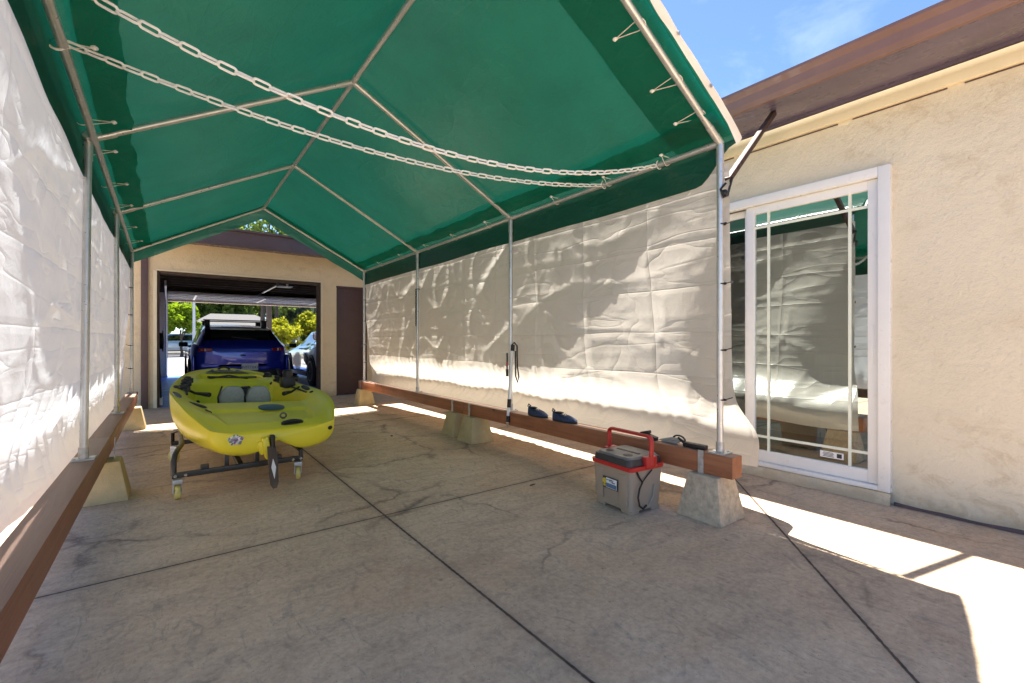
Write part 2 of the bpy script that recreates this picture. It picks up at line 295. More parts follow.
# ------------------------------------------------------------------ geometry helpers
class MB:
    def __init__(s): s.bm = bmesh.new()
    def box(s, c, d, rot=None, bev=0.0, taper=1.0):
        hx, hy, hz = d[0] / 2, d[1] / 2, d[2] / 2
        vs = []
        for z in (-1, 1):
            k = taper if z > 0 else 1.0
            for x, y in ((-1, -1), (1, -1), (1, 1), (-1, 1)):
                p = Vector((x * hx * k, y * hy * k, z * hz))
                if rot is not None: p = rot @ p
                vs.append(s.bm.verts.new(p + Vector(c)))
        fs = [s.bm.faces.new([vs[i] for i in q]) for q in ((3, 2, 1, 0), (4, 5, 6, 7), (0, 1, 5, 4), (1, 2, 6, 5), (2, 3, 7, 6), (3, 0, 4, 7))]
        if bev:
            es = set(e for f in fs for e in f.edges)
            bmesh.ops.bevel(s.bm, geom=list(es), offset=bev, segments=2, affect='EDGES', profile=0.6)
        return s
    def prism(s, pts, y0, y1, axis='Y'):
        """closed polygon of (a, z) swept along an axis"""
        def P(a, z, t):
            return (a, t, z) if axis == 'Y' else ((t, a, z) if axis == 'X' else (a, z, t))
        A = [s.bm.verts.new(P(a, z, y0)) for a, z in pts]; B = [s.bm.verts.new(P(a, z, y1)) for a, z in pts]
        n = len(pts)
        s.bm.faces.new(A[::-1]); s.bm.faces.new(B)
        for i in range(n): s.bm.faces.new((A[i], A[(i + 1) % n], B[(i + 1) % n], B[i]))
        return s
    def tube(s, pts, r, n=10, closed=False, cap=True):
        pts = [Vector(p) for p in pts]; rings = []
        m = len(pts); up = None
        for i, p in enumerate(pts):
            if closed: d = pts[(i + 1) % m] - pts[i - 1]
            else: d = pts[min(i + 1, m - 1)] - pts[max(i - 1, 0)]
            if d.length < 1e-9: d = Vector((0, 0, 1))
            d.normalize()
            if up is None:
                up = Vector((0, 0, 1)) if abs(d.z) < 0.9 else Vector((1, 0, 0))
            a = up - d * up.dot(d)
            if a.length < 1e-4: a = d.orthogonal()
            a.normalize(); up = a; b = d.cross(a)
            rr = r[i] if isinstance(r, (list, tuple)) else r
            rings.append([s.bm.verts.new(p + (a * math.cos(t) + b * math.sin(t)) * rr) for t in [2 * math.pi * k / n for k in range(n)]])
        for i in range(m if closed else m - 1):
            A, B = rings[i], rings[(i + 1) % m]
            for k in range(n): s.bm.faces.new((A[k], A[(k + 1) % n], B[(k + 1) % n], B[k]))
        if cap and not closed:
            s.bm.faces.new(rings[0][::-1]); s.bm.faces.new(rings[-1])
        return s
    def lathe(s, prof, c=(0, 0, 0), axis='Z', n=20):
        rings = []
        for r, h in prof:
            ring = []
            for k in range(n):
                t = 2 * math.pi * k / n; a, b = r * math.cos(t), r * math.sin(t)
                p = {'Z': (a, b, h), 'X': (h, a, b), 'Y': (b, h, a)}[axis]
                ring.append(s.bm.verts.new(Vector(p) + Vector(c)))
            rings.append(ring)
        for A, B in zip(rings, rings[1:]):
            for k in range(n): s.bm.faces.new((A[k], A[(k + 1) % n], B[(k + 1) % n], B[k]))
        s.bm.faces.new(rings[0][::-1]); s.bm.faces.new(rings[-1])
        return s
    def ball(s, c, r, sc3=(1, 1, 1), seg=12):
        ret = bmesh.ops.create_uvsphere(s.bm, u_segments=seg, v_segments=max(6, seg * 2 // 3), radius=1)
        for v in ret['verts']: v.co = Vector((v.co.x * r * sc3[0], v.co.y * r * sc3[1], v.co.z * r * sc3[2])) + Vector(c)
        return s
    def grid(s, fn, nu, nv, closed_u=False):
        V = [[s.bm.verts.new(fn(i / (nu if closed_u else nu - 1), j / (nv - 1))) for i in range(nu)] for j in range(nv)]
        for j in range(nv - 1):
            for i in range(nu if closed_u else nu - 1):
                i2 = (i + 1) % nu
                try: s.bm.faces.new((V[j][i], V[j][i2], V[j + 1][i2], V[j + 1][i]))
                except ValueError: pass
        return V
    def quad(s, a, b, c, d):
        s.bm.faces.new([s.bm.verts.new(p) for p in (a, b, c, d)]); return s
    def build(s, name, m, parent=None, smooth=True, loc=None, recalc=True, world=False):
        """world=True: the vertices are world points; they are moved into the parent's frame"""
        if recalc: bmesh.ops.recalc_face_normals(s.bm, faces=s.bm.faces)
        me = bpy.data.meshes.new(name)
        if world and parent is not None:
            bmesh.ops.translate(s.bm, verts=s.bm.verts, vec=-Vector(root_loc(parent)))
        s.bm.to_mesh(me); s.bm.free(); me.materials.append(m)
        if smooth:
            me.polygons.foreach_set('use_smooth', [True] * len(me.polygons))
            try: me.set_sharp_from_angle(angle=R(38))
            except Exception: pass
        o = bpy.data.objects.new(name, me); COL.objects.link(o)
        if parent is not None: o.parent = parent
        if loc: o.location = loc
        return o
def root_loc(o):
    p = Vector((0, 0, 0))
    while o is not None: p += o.location; o = o.parent
    return p
def tag(o, label=None, cat=None, group=None, kind=None):
    if label: o['label'] = label
    if cat: o['category'] = cat
    if group: o['group'] = group
    if kind: o['kind'] = kind
    return o
def thing(name, loc, label, cat, rz=0, group=None):
    o = bpy.data.objects.new(name, None); COL.objects.link(o)
    o.empty_display_size = 0.1
    o.location = loc; o.rotation_euler = (0, 0, rz); return tag(o, label, cat, group)
def copy_tree(o, parent=None):
    c = o.copy(); COL.objects.link(c); c.parent = parent
    for ch in [x for x in COL.objects if x.parent == o]: copy_tree(ch, c)
    return c
def smooth01(t): t = max(0, min(1, t)); return t * t * (3 - 2 * t)
def sm(a, b, x): return smooth01((x - a) / (b - a))
def lerp(a, b, t): return a + (b - a) * t
def curve1(pts, x):
    """smooth interpolation through (x, y) points"""
    if x <= pts[0][0]: return pts[0][1]
    if x >= pts[-1][0]: return pts[-1][1]
    for i in range(len(pts) - 1):
        x0, y0 = pts[i]; x1, y1 = pts[i + 1]
        if x0 <= x <= x1:
            def sl(k):
                if k == 0: return (pts[1][1] - pts[0][1]) / (pts[1][0] - pts[0][0])
                if k == len(pts) - 1: return (pts[-1][1] - pts[-2][1]) / (pts[-1][0] - pts[-2][0])
                return (pts[k + 1][1] - pts[k - 1][1]) / (pts[k + 1][0] - pts[k - 1][0])
            h = x1 - x0; t = (x - x0) / h; m0, m1 = sl(i) * h, sl(i + 1) * h
            return (2*t**3 - 3*t*t + 1) * y0 + (t**3 - 2*t*t + t) * m0 + (-2*t**3 + 3*t*t) * y1 + (t**3 - t*t) * m1
def text_part(txt, size, m, parent, mtx, name, extr=0.0006):
    cu = bpy.data.curves.new(name, 'FONT'); cu.body = txt; cu.size = size; cu.extrude = extr; cu.align_x = 'CENTER'; cu.align_y = 'CENTER'
    tmp = bpy.data.objects.new('tmp', cu); COL.objects.link(tmp)
    dg = bpy.context.evaluated_depsgraph_get()
    me = bpy.data.meshes.new_from_object(tmp.evaluated_get(dg))
    bpy.data.objects.remove(tmp); me.transform(mtx); me.materials.clear(); me.materials.append(m)
    me.name = name
    o = bpy.data.objects.new(name, me); COL.objects.link(o); o.parent = parent; return o

# ------------------------------------------------------------------ dimensions
XL, XR = -0.39, 2.66                 # tent post lines
XM = (XL + XR) / 2
PY = [1.44, 3.55, 5.63, 7.72]        # frames, right side
PL = [1.44, 3.67, 5.62, 7.88]        # frames, left side
def xl(y): return curve1([(1.0, -0.325), (1.44, -0.334), (3.67, -0.385), (5.62, -0.393), (8.0, -0.392)], y)
EZ, RZ = 2.27, 3.075                 # eave pipe, ridge pipe
HX = 3.78                            # house wall
GY = 9.30                            # garage wall
BT = 0.395                           # top of the timber beams

# ------------------------------------------------------------------ setting
def sheet(name, x0, x1, y0, y1, z, m, kind='structure'):
    b = MB(); b.quad((x0, y0, z), (x1, y0, z), (x1, y1, z), (x0, y1, z))
    return tag(b.build(name, m, smooth=False, recalc=False), kind=kind)
sheet('ground', -600, 600, -300, 900, -0.030, M['soil'])
sheet('patio', -7.5, HX + 0.02, -7, GY + 0.02, 0.0, M['patio'])
sheet('garage_floor', -0.45, 4.9, GY + 0.02, 17.5, 0.001, M['epoxy'])
sheet('driveway', -1.2, 6.2, 17.5, 37.0, -0.004, M['concrete'])
sheet('pavement', -120, 120, 34.6, 36.6, -0.008, M['concrete'])
sheet('street', -300, 300, 37.0, 49.0, -0.020, M['asphalt'])
b = MB(); b.box((60, 36.85, 0.03), (107, 0.3, 0.14)); b.box((-60, 36.85, 0.03), (117, 0.3, 0.14)); b.box((0, 49.15, 0.05), (300, 0.3, 0.16))
tag(b.build('kerb', M['concrete'], smooth=False), kind='structure')
sheet('far_pavement', -150, 150, 49.3, 51.2, 0.05, M['concrete'])

# ------------------------------------------------------------------ house on the right
house = thing('house', (HX, 1.0, 0), 'cream stucco house with white sliding patio door and brown eaves', 'house')
Y0, Y1 = -5.0, 8.6
DY0, DY1, DZ0, DZ1 = 0.90, 2.98, 0.09, 2.205
b = MB()
b.box((HX + 0.1, (Y0 + DY0) / 2, 1.33), (0.2, DY0 - Y0, 2.66))
b.box((HX + 0.1, (DY1 + Y1) / 2, 1.33), (0.2, Y1 - DY1, 2.66))
b.box((HX + 0.1, (DY0 + DY1) / 2, (DZ1 + 2.66) / 2), (0.2, DY1 - DY0, 2.66 - DZ1))
b.box((HX + 0.1, (DY0 + DY1) / 2, DZ0 / 2 - 0.003), (0.2, DY1 - DY0, DZ0))
b.box((HX + 3.2, Y0 - 0.1, 1.33), (6.4, 0.2, 2.66)); b.box((HX + 3.2, Y1 + 0.1, 1.33), (6.4, 0.2, 2.66)); b.box((HX + 6.5, (Y0 + Y1) / 2, 1.33), (0.2, Y1 - Y0 + 0.4, 2.66))
b.build('wall', M['stucco'], house, smooth=False, world=True)
b = MB()
def base_gap(u, v):
    y = lerp(Y0, DY0 - .03, u); return (HX - .003 - .012 * (1 - v), y, .004 + (.016 + .012 * noise.noise(Vector((y * 5, 2, 0)))) * v)
b.grid(base_gap, 160, 3); b.build('base_gap', M['brown'], house, world=True)
# base ledge of rough mortar below the door
b = MB()
def ledge(u, v):
    y = lerp(DY0 - 0.02, DY1, u); k = noise.noise(Vector((y * 9, 0, 3))) * 0.012
    prof = [(0.0, DZ0 - 0.006), (0.035 + k, DZ0 - 0.012), (0.05 + k, 0.03), (0.055 + k * 1.5, 0.002)]
    d, z = prof[min(3, int(v * 3 + 0.5))]
    return (HX - 0.001 - d, y, z)
b.grid(ledge, 60, 4); b.build('base_ledge', M['stucco'], house, world=True)
b = MB(); b.box((HX - 0.02, (Y0 + Y1) / 2, 2.665), (0.04, Y1 - Y0, 0.105), bev=0.004)
b.build('frieze_board', M['frieze'], house, world=True)
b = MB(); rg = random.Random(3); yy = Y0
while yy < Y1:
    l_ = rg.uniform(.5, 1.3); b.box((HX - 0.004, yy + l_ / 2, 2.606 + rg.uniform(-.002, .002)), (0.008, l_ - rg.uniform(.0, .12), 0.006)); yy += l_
b.build('gap_shadow_strip', M['brown'], house, smooth=False, world=True)  # thin brown strips stand in for the dark shadow gap below the frieze
for i, yy in enumerate((-2.6, 0.05, 2.0, 4.4)):
    pass
b = MB(); b.prism([(HX - 0.001, 2.745), (3.30, 2.745), (3.30, 2.765), (HX - 0.001, 2.765)], Y0 - 0.3, Y1 + 0.3)
b.prism([(HX - 0.045, 2.722), (HX - 0.001, 2.722), (HX - 0.001, 2.7445), (HX - 0.045, 2.7445)], Y0, Y1)
b.build('soffit', M['soffit'], house, smooth=False, world=True)
b = MB(); b.prism([(3.30, 2.715), (3.275, 2.715), (3.262, 2.75), (3.255, 2.80), (3.235, 2.835), (3.235, 2.855), (3.262, 2.855), (3.30, 2.83)], Y0 - 0.3, Y1 + 0.3)
b.build('gutter', M['gutter'], house, smooth=False, world=True)
b = MB(); b.prism([(3.27, 2.857), (HX + 3.4, 3.75), (HX + 6.9, 2.86), (HX + 6.9, 2.80), (HX + 3.4, 3.68), (3.305, 2.80)], Y0 - 0.3, Y1 + 0.3)
b.build('roof', M['roof_grey'], house, smooth=False, world=True)
# sliding door
fr = MB(); FX = HX - 0.035
def ring_frame(b, y0, y1, z0, z1, w, xc, dx, bev=0.004, wb=None):
    wb = wb or w
    b.box((xc, y0 + w / 2, (z0 + z1) / 2), (dx, w, z1 - z0), bev=bev)
    b.box((xc, y1 - w / 2, (z0 + z1) / 2), (dx, w, z1 - z0), bev=bev)
    b.box((xc, (y0 + y1) / 2, z1 - w / 2), (dx - 0.003, y1 - y0 - 2 * w, w), bev=bev)
    b.box((xc, (y0 + y1) / 2, z0 + wb / 2), (dx - 0.003, y1 - y0 - 2 * w, wb), bev=bev)
ring_frame(fr, DY0 - 0.02, DY1 + 0.02, DZ0 - 0.005, DZ1 + 0.02, 0.066, HX - 0.012, 0.07, wb=0.03)
door = fr.build('sliding_door', M['white_vinyl'], house, world=True)
b = MB(); ring_frame(b, DY0 + 0.048, 1.82, DZ0 + 0.027, DZ1 - 0.048, 0.062, HX + 0.012, 0.044, wb=0.085)
sash = b.build('sash', M['white_vinyl'], door, world=True)
b = MB(); ring_frame(b, 1.80, DY1 - 0.048, DZ0 + 0.027, DZ1 - 0.048, 0.055, HX + 0.062, 0.04, wb=0.085)
b.build('sash', M['white_vinyl'], door, world=True)
GY0, GY1, GZ0, GZ1 = DY0 + 0.11, 1.758, DZ0 + 0.112, DZ1 - 0.11
b = MB(); b.quad((HX + 0.012, GY0 - .005, GZ0 - .005), (HX + 0.012, GY1 + .005, GZ0 - .005), (HX + 0.012, GY1 + .005, GZ1 + .005), (HX + 0.012, GY0 - .005, GZ1 + .005))
b.build('pane', M['glass'], door, smooth=False, world=True)
b = MB(); b.quad((HX + 0.062, 1.85, GZ0 - .005), (HX + 0.062, DY1 - .1, GZ0 - .005), (HX + 0.062, DY1 - .1, GZ1 + .005), (HX + 0.062, 1.85, GZ1 + .005))
b.build('pane', M['screen_glass'], door, smooth=False, world=True)
b = MB()
for y in (GY0 + 0.105, GY1 - 0.105): b.box((HX + 0.0065, y, (GZ0 + GZ1) / 2), (0.006, 0.018, GZ1 - GZ0))
for z in (GZ0 + 0.11, GZ1 - 0.11): b.box((HX + 0.0075, (GY0 + GY1) / 2, z), (0.006, GY1 - GY0, 0.018))
b.build('grille', M['cream_vinyl'], door, smooth=False, world=True)
b = MB(); b.box((HX + 0.0095, 1.225, GZ0 + 0.055), (0.002, 0.145, 0.045)); st = b.build('sticker', M['white_paint'], door, smooth=False, world=True)
b = MB()
for k in range(4): b.box((HX + 0.0080, 1.245 + 0.0, GZ0 + 0.042 + k * 0.009), (0.001, 0.07 - 0.01 * (k % 2), 0.004))
b.box((HX + 0.0080, 1.178, GZ0 + 0.055), (0.001, 0.03, 0.03)); b.build('print', M['cooler_dark'], door, smooth=False, world=True)
b = MB(); b.box((HX + 0.0, DY0 + 0.085, 1.05), (0.03, 0.022, 0.26), bev=0.006)
b.build('handle', M['white_vinyl'], door, world=True)
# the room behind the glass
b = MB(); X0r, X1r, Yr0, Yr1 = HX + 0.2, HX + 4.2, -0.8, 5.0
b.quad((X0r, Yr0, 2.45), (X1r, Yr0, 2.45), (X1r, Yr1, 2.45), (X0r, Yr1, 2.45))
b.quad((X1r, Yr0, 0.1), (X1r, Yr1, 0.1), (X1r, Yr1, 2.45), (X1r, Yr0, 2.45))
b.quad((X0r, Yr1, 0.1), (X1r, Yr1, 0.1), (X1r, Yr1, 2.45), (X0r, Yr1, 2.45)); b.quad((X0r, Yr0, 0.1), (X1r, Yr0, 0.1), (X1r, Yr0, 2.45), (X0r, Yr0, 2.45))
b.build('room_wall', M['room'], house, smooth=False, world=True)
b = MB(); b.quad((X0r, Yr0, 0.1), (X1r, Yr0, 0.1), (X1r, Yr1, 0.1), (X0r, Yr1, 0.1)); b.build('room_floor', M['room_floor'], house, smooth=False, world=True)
sofa = thing('sofa', (HX + 1.5, 1.7, 0.1), 'pale sofa inside the room behind the sliding door glass', 'sofa')
b = MB(); b.box((0, 0, .22), (.85, 1.9, .3), bev=.04); b.box((0.0, -.9, .42), (.85, .2, .2), bev=.05); b.box((0, .9, .42), (.85, .2, .2), bev=.05); b.build('seat', M['cream_curtain'], sofa)
b = MB(); b.box((.34, 0, .6), (.2, 1.7, .5), bev=.06); b.build('backrest', M['cream_curtain'], sofa)
for sx in (-.36, .36):
    for sy in (-.85, .85): b = MB(); b.box((sx, sy, .035), (.06, .06, .07)); b.build('leg', M['black'], sofa)

# ------------------------------------------------------------------ garage at the end
gar = thing('garage', (1.1, GY, 0), 'tan stucco drive-through garage with brown fascia behind the kayak', 'garage')
OX0, OX1, OZ = -0.155, 2.37, 2.215
GX0, GX1, GH = -3.6, 5.2, 2.72
b = MB(); T = 0.2
yc = GY + T / 2
b.box(((GX0 + OX0) / 2, yc, GH / 2), (OX0 - GX0, T, GH)); b.box(((OX1 + 2.66) / 2, yc, GH / 2), (2.66 - OX1, T, GH))
b.box(((OX0 + OX1) / 2, yc, (OZ + GH) / 2), (OX1 - OX0, T, GH - OZ))
b.box((2.955, yc, (2.16 + GH) / 2), (0.59, T, GH - 2.16)); b.box(((3.25 + GX1) / 2, yc, GH / 2), (GX1 - 3.25, T, GH))
b.box((GX0 + 0.1, 13.4, GH / 2), (0.2, 7.8, GH)); b.box((GX1 - 0.1, 13.4, GH / 2), (0.2, 7.8, GH))
F0, F1, FZ = -0.03, 4.7, 2.30
b.box(((GX0 + F0) / 2, 17.4, GH / 2), (F0 - GX0, 0.2, GH)); b.box(((F1 + GX1) / 2, 17.4, GH / 2), (GX1 - F1, 0.2, GH)); b.box(((F0 + F1) / 2, 17.4, (FZ + GH) / 2), (F1 - F0, 0.2, GH - FZ))
b.build('wall', M['garage_stucco'], gar, smooth=False, world=True)
b = MB(); b.box((-0.178, GY - 0.012, OZ / 2), (0.045, 0.03, OZ), bev=0.003); b.box((OX1 + 0.0, GY - 0.011, OZ / 2), (0.03, 0.03, OZ), bev=0.003)
b.box(((OX0 + OX1) / 2, GY - 0.009, OZ + 0.012), (OX1 - OX0 + 0.02, 0.026, 0.024))
b.build('opening_trim', M['frieze'], gar, world=True)
b = MB(); b.box((OX0 + 0.015, GY + 0.13, OZ / 2), (0.03, 0.22, OZ)); b.box((OX1 - 0.02, GY + 0.13, OZ / 2), (0.04, 0.22, OZ)); b.box(((OX0 + OX1) / 2, GY + 0.13, OZ - 0.02), (OX1 - OX0 - 0.08, 0.22, 0.04))
b.build('jamb', M['rafter_dark'], gar, smooth=False, world=True)
b = MB(); b.box((-0.31, GY - 0.03, 1.33), (0.09, 0.055, 2.66), bev=0.004); b.build('downspout', M['brown'], gar, world=True)
b = MB(); b.box((2.955, GY + 0.05, 1.085), (0.565, 0.04, 2.13), bev=0.004); sd = b.build('side_door', M['brown_door'], gar, world=True)
b = MB(); b.box((2.955, GY + 0.02, 2.155), (0.62, 0.06, 0.035)); b.box((2.662, GY + 0.02, 1.07), (0.02, 0.06, 2.14)); b.box((3.248, GY + 0.02, 1.07), (0.02, 0.06, 2.14)); b.build('door_frame', M['brown_door'], gar, smooth=False, world=True)
b = MB(); b.lathe([(0.028, 0), (0.028, .012), (.011, .016), (.011, .04), (.026, .05), (.026, .07), (.012, .078)], (3.175, GY + 0.03, 0.98), 'Y', 14)
kn = b.build('knob', M['rim_dark'], sd, world=True); 
for v in kn.data.vertices: v.co.y = -(v.co.y + root_loc(sd).y - (GY + 0.03)) + (GY + 0.03) - root_loc(sd).y
b = MB(); b.box((0.8, 8.72, 2.755), (8.9, 0.04, 0.25)); b.box((0.8, 8.70, 2.895), (8.95, 0.1, 0.035), bev=0.004)
b.build('fascia', M['brown'], gar, world=True)
b = MB(); b.box((0.8, 9.0, 2.70), (8.8, 0.56, 0.02)); b.build('soffit', M['soffit'], gar, smooth=False, world=True)
b = MB(); b.prism([(8.68, 2.915), (17.9, 3.12), (17.9, 3.03), (8.70, 2.88)], -3.75, 5.4, 'X'); b.build('roof', M['roof_grey'], gar, smooth=False, world=True)
b = MB()
for k in range(14): b.box((0.8, 9.75 + k * 0.56, 2.60), (8.4, 0.045, 0.14))
b.quad((-3.5, 9.5, 2.69), (5.1, 9.5, 2.69), (5.1, 17.3, 2.69), (-3.5, 17.3, 2.69))
b.build('ceiling_framing', M['rafter_dark'], gar, smooth=False, world=True)
b = MB(); b.box((-0.36, 13.4, 1.3), (0.1, 7.75, 2.6)); b.build('inner_wall', M['drywall'], gar, smooth=False, world=True)
b = MB(); b.box((4.95, 13.4, 1.3), (0.1, 7.75, 2.6)); b.build('inner_wall', M['drywall'], gar, smooth=False, world=True)
# overhead door rolled up under the ceiling on its tracks
od = MB()
for k in range(3):
    od.box((2.33, 17.05 - 0.62 * k - 0.3, 2.40), (4.7, 0.60, 0.045), bev=0.006)
odo = od.build('overhead_door', M['door_panel'], gar, world=True)
b = MB()
for k in range(3):
    for dy in (-0.2, 0.2): b = MB(); b.box((2.33, 17.05 - 0.62 * k - 0.3 + dy, 2.362), (4.7, 0.05, 0.03)); b.build('strut', M['zinc'], odo, world=True)
for x in (0.6, 2.3, 3.9): b = MB(); b.box((x, 16.1, 2.345), (0.05, 1.8, 0.02)); b.build('strut', M['zinc'], odo, world=True)
b = MB()
for x in (-0.07, 4.75): b.tube([(x, 17.25, 0.05), (x, 17.25, 2.1), (x, 17.15, 2.33), (x, 16.9, 2.42), (x, 13.9, 2.44)], 0.025, 6)
b.tube([(2.2, 17.2, 2.5), (2.2, 12.1, 2.5)], 0.025, 6); b.tube([(-0.05, 17.2, 2.52), (4.7, 17.2, 2.52)], 0.02, 6)
b.tube([(-.07, 13.9, 2.44), (-.07, 13.9, 2.66)], .02, 6); b.tube([(4.75, 13.9, 2.44), (4.75, 13.9, 2.66)], .02, 6)
b.build('track', M['zinc'], gar, world=True)
op = thing('garage_door_opener', (2.2, 11.85, 2.36), 'dark door opener box hanging below the garage ceiling', 'door opener')
b = MB(); b.box((0, 0, 0.09), (0.32, 0.45, 0.18), bev=0.03); b.build('motor_box', M['black'], op)
for x in (-.14, .14): b = MB(); b.tube([(x, 0, .17), (x, 0, .30)], .014, 6); b.build('hanger', M['zinc'], op)
b = MB(); b.ball((0, -.2, .03), .05, (1, .6, .6)); b.build('lamp_cover', M['door_panel'], op)
fl = thing('ceiling_strip_light', (1.28, 11.2, 2.46), 'unlit white strip light under the dark garage ceiling', 'strip light')
b = MB(); b.box((0, 0, .035), (.13, 1.2, .05), bev=.008); b.build('housing', M['door_panel'], fl); b = MB(); b.tube([(0, -.57, 0), (0, .57, 0)], .018, 8); b.build('tube', M['white_paint'], fl)
hr = thing('hose_reel', (-0.19, 11.4, 1.08), 'black hose reel on the garage inner wall left of the blue car', 'hose reel')
b = MB(); b.lathe([(.05, -.11), (.21, -.10), (.21, -.085), (.16, -.08), (.16, .08), (.21, .085), (.21, .10), (.05, .11)], (0, 0, 0), 'X', 24); b.build('reel', M['black'], hr)
b = MB(); b.box((-.095, 0, 0), (.05, .1, .34)); b.build('bracket', M['zinc'], hr)
vac = thing('shop_broom', (-0.11, 9.75, 0.0), 'black broom with white handle end leaning inside the garage opening', 'broom')
b = MB(); b.tube([(0, 0, .1), (-.04, .1, 1.15)], .014, 8); b.build('handle', M['black'], vac); b = MB(); b.box((0, 0, .06), (.05, .3, .11), bev=.01); b.build('brush_head', M['white_paint'], vac)

# ------------------------------------------------------------------ tent
tent = thing('canopy_tent', (XM, 4.5, 0), 'green and white tarp carport tent on a galvanised pipe frame', 'canopy tent')
PR = 0.0195
def pipe_mesh_build(name, pts, r=PR, m=None, parent=tent, n=12):
    b = MB(); b.tube(pts, r, n); return b.build(name, m or M['steel'], parent, world=True)
for x in (XL, XR):
    sgn = 1 if x > XM else -1
    for i, y in enumerate(PY):
        b = MB(); b.tube([(x, y, BT + 0.004), (x, y, EZ - 0.09), (x, y, EZ - 0.012)], PR, 12)
        p = b.build('post', M['steel'], tent, world=True)
        b = MB(); b.box((x, y, BT + 0.005), (0.10, 0.10, 0.008)); b.tube([(x, y, BT + .006), (x, y, BT + .07)], PR + .004, 12)
        for dx in (-.038, .038): b.lathe([(.008, BT + .008), (.008, BT + .016)], (x + dx, y - .03, 0), 'Z', 6)
        b.build('foot_plate', M['zinc'], p, world=True)
sl = Vector((XM - XL, 0, RZ - EZ)).normalized()
for y in PY:
    for sg in (-1, 1):
        xe = XL if sg < 0 else XR
        pipe_mesh_build('rafter', [(xe, y, EZ), (XM, y, RZ)])
    for sg in (-1, 1):
        b = MB()
        xe = XL if sg < 0 else XR
        b.tube([(xe, y, EZ), (xe - sg * sl.x * .14, y, EZ + sl.z * .14)], PR + .0035, 12); b.tube([(xe, y, EZ + .005), (xe, y, EZ - .13)], PR + .0035, 12)
        b.tube([(xe, max(PY[0] - .012, y - .09), EZ), (xe, min(PY[-1] + .012, y + .09), EZ)], PR + .003, 12)
        b.build('fitting', M['steel'], tent, world=True)
    b = MB()
    for sg in (-1, 1): b.tube([(XM + sg * .0, y, RZ), (XM + sg * sl.x * .12, y, RZ - sl.z * .12)], PR + .0035, 12)
    b.tube([(XM, max(PY[0] - .012, y - .09), RZ), (XM, min(PY[-1] + .012, y + .09), RZ)], PR + .003, 12)
    b.build('fitting', M['steel'], tent, world=True)
pipe_mesh_build('ridge_pole', [(XM, PY[0], RZ), (XM, PY[-1], RZ)])
for x in (XL, XR): pipe_mesh_build('eave_rail', [(x, PY[0], EZ), (x, PY[-1], EZ)])
# canopy cover
CY0, CY1 = 1.352, 7.80
EXO = 0.022            # how far the cover stands outside the post line
def fn(a, b_, c=0.0): return noise.noise(Vector((a, b_, c)))
def roof_z(x):
    t = abs(x - XM) / (XM - XL); return lerp(RZ, EZ, t) + PR + 0.008
def canopy_pt(u, v):
    y = lerp(CY0, CY1, v)
    VL = 0.235
    L = math.hypot(XM - XL + EXO, RZ - EZ); tot = 2 * (L + VL); s = u * tot
    left = s < tot / 2
    s2 = s if left else tot - s
    # bay between frames: cloth sags a little between the pipes
    bay = 0
    for a, c in zip(PY, PY[1:]):
        if a < y < c: bay = math.sin(math.pi * (y - a) / (c - a))
    if s2 < VL:
        k = 1 - s2 / VL
        x = XL - EXO + 0.004 * k + 0.007 * fn(y * 2.2, s2 * 3, 5) * k; z = roof_z(XL) - 0.022 - (VL - s2) * lerp(.15, 1, sm(CY0, 1.60, y)) + 0.014 * fn(y * 1.1, 2.0) * k
    else:
        t = (s2 - VL) / L
        x = lerp(XL - EXO, XM, t); z = lerp(roof_z(XL) - 0.022, roof_z(XM), t) + 0.022 * min(1, t * 12)
        z += -0.042 * bay * math.sin(math.pi * min(1, t * 1.02)) + 0.010 * fn(x * 1.7, y * 1.3, 1) * min(1, t * 6) * math.sin(math.pi * t)
        if t > 0.97: z -= 0.004
    if not left: x = 2 * XM - x
    return (x, y, z)
b = MB(); b.grid(canopy_pt, 111, 150); cov = b.build('cover', M['canopy'], tent, world=True, recalc=False)
# doubled hem bands under the cover (front, rear, both eaves)
def hem_eave(sg):
    def f(u, v):
        y = lerp(CY0 + .02, CY1 - .02, u); w = 0.225 + 0.020 * fn(y * 3.1, sg, 4) + 0.012 * fn(y * 9, sg, 7)
        d = lerp(0.085 + .01 * fn(y * 3, sg, 8), w, v); x = (XL - EXO + d) if sg < 0 else (XR + EXO - d)
        hang = 0.030 + 0.012 * fn(y * 4, v * 2, 9) + 0.02 * v * v
        zz = canopy_pt(0.5 * (0.235 + math.hypot(d, d * .5)) / (0.235 + math.hypot(XM - XL + EXO, RZ - EZ)), (y - CY0) / (CY1 - CY0))[2]
        return (x, y, zz - hang)
    b = MB(); b.grid(f, 170, 8); return b.build('hem', M['hem'], tent, world=True, recalc=False)
hem_eave(-1); hem_eave(1)
def hem_gable(front):
    def f(u, v):
        x = lerp(XL - EXO + .03, XR + EXO - .03, u); w = 0.36 + 0.01 * fn(x * 4, 2, 4)
        y = CY0 + .012 + v * w if front else CY1 - .012 - v * w * .7
        zz = roof_z(x) + 0.0 - 0.032 * math.sin(math.pi * min(1, max(0, (y - PY[0]) / 2.1))) * math.sin(math.pi * abs(x - XM) / (XM - XL + EXO)) if front else roof_z(x)
        return (x, y, zz - 0.012 - 0.012 * v + 0.006 * fn(x * 5, v * 2, 3))
    b = MB(); b.grid(f, 91, 7); return b.build('hem', M['hem'], tent, world=True, recalc=False)
hem_gable(True); hem_gable(False)
def rear_skirt(u, v):
    x = lerp(XL - EXO, XR + EXO, u); return (x, CY1 + .004 + .012 * v + .012 * v * fn(x * 2.5, v, 6), roof_z(x) - .002 - v * (.17 + .012 * fn(x * 3, 1, 2)))
b = MB(); b.grid(rear_skirt, 80, 7); b.build('rear_skirt', M['canopy'], tent, world=True, recalc=False)
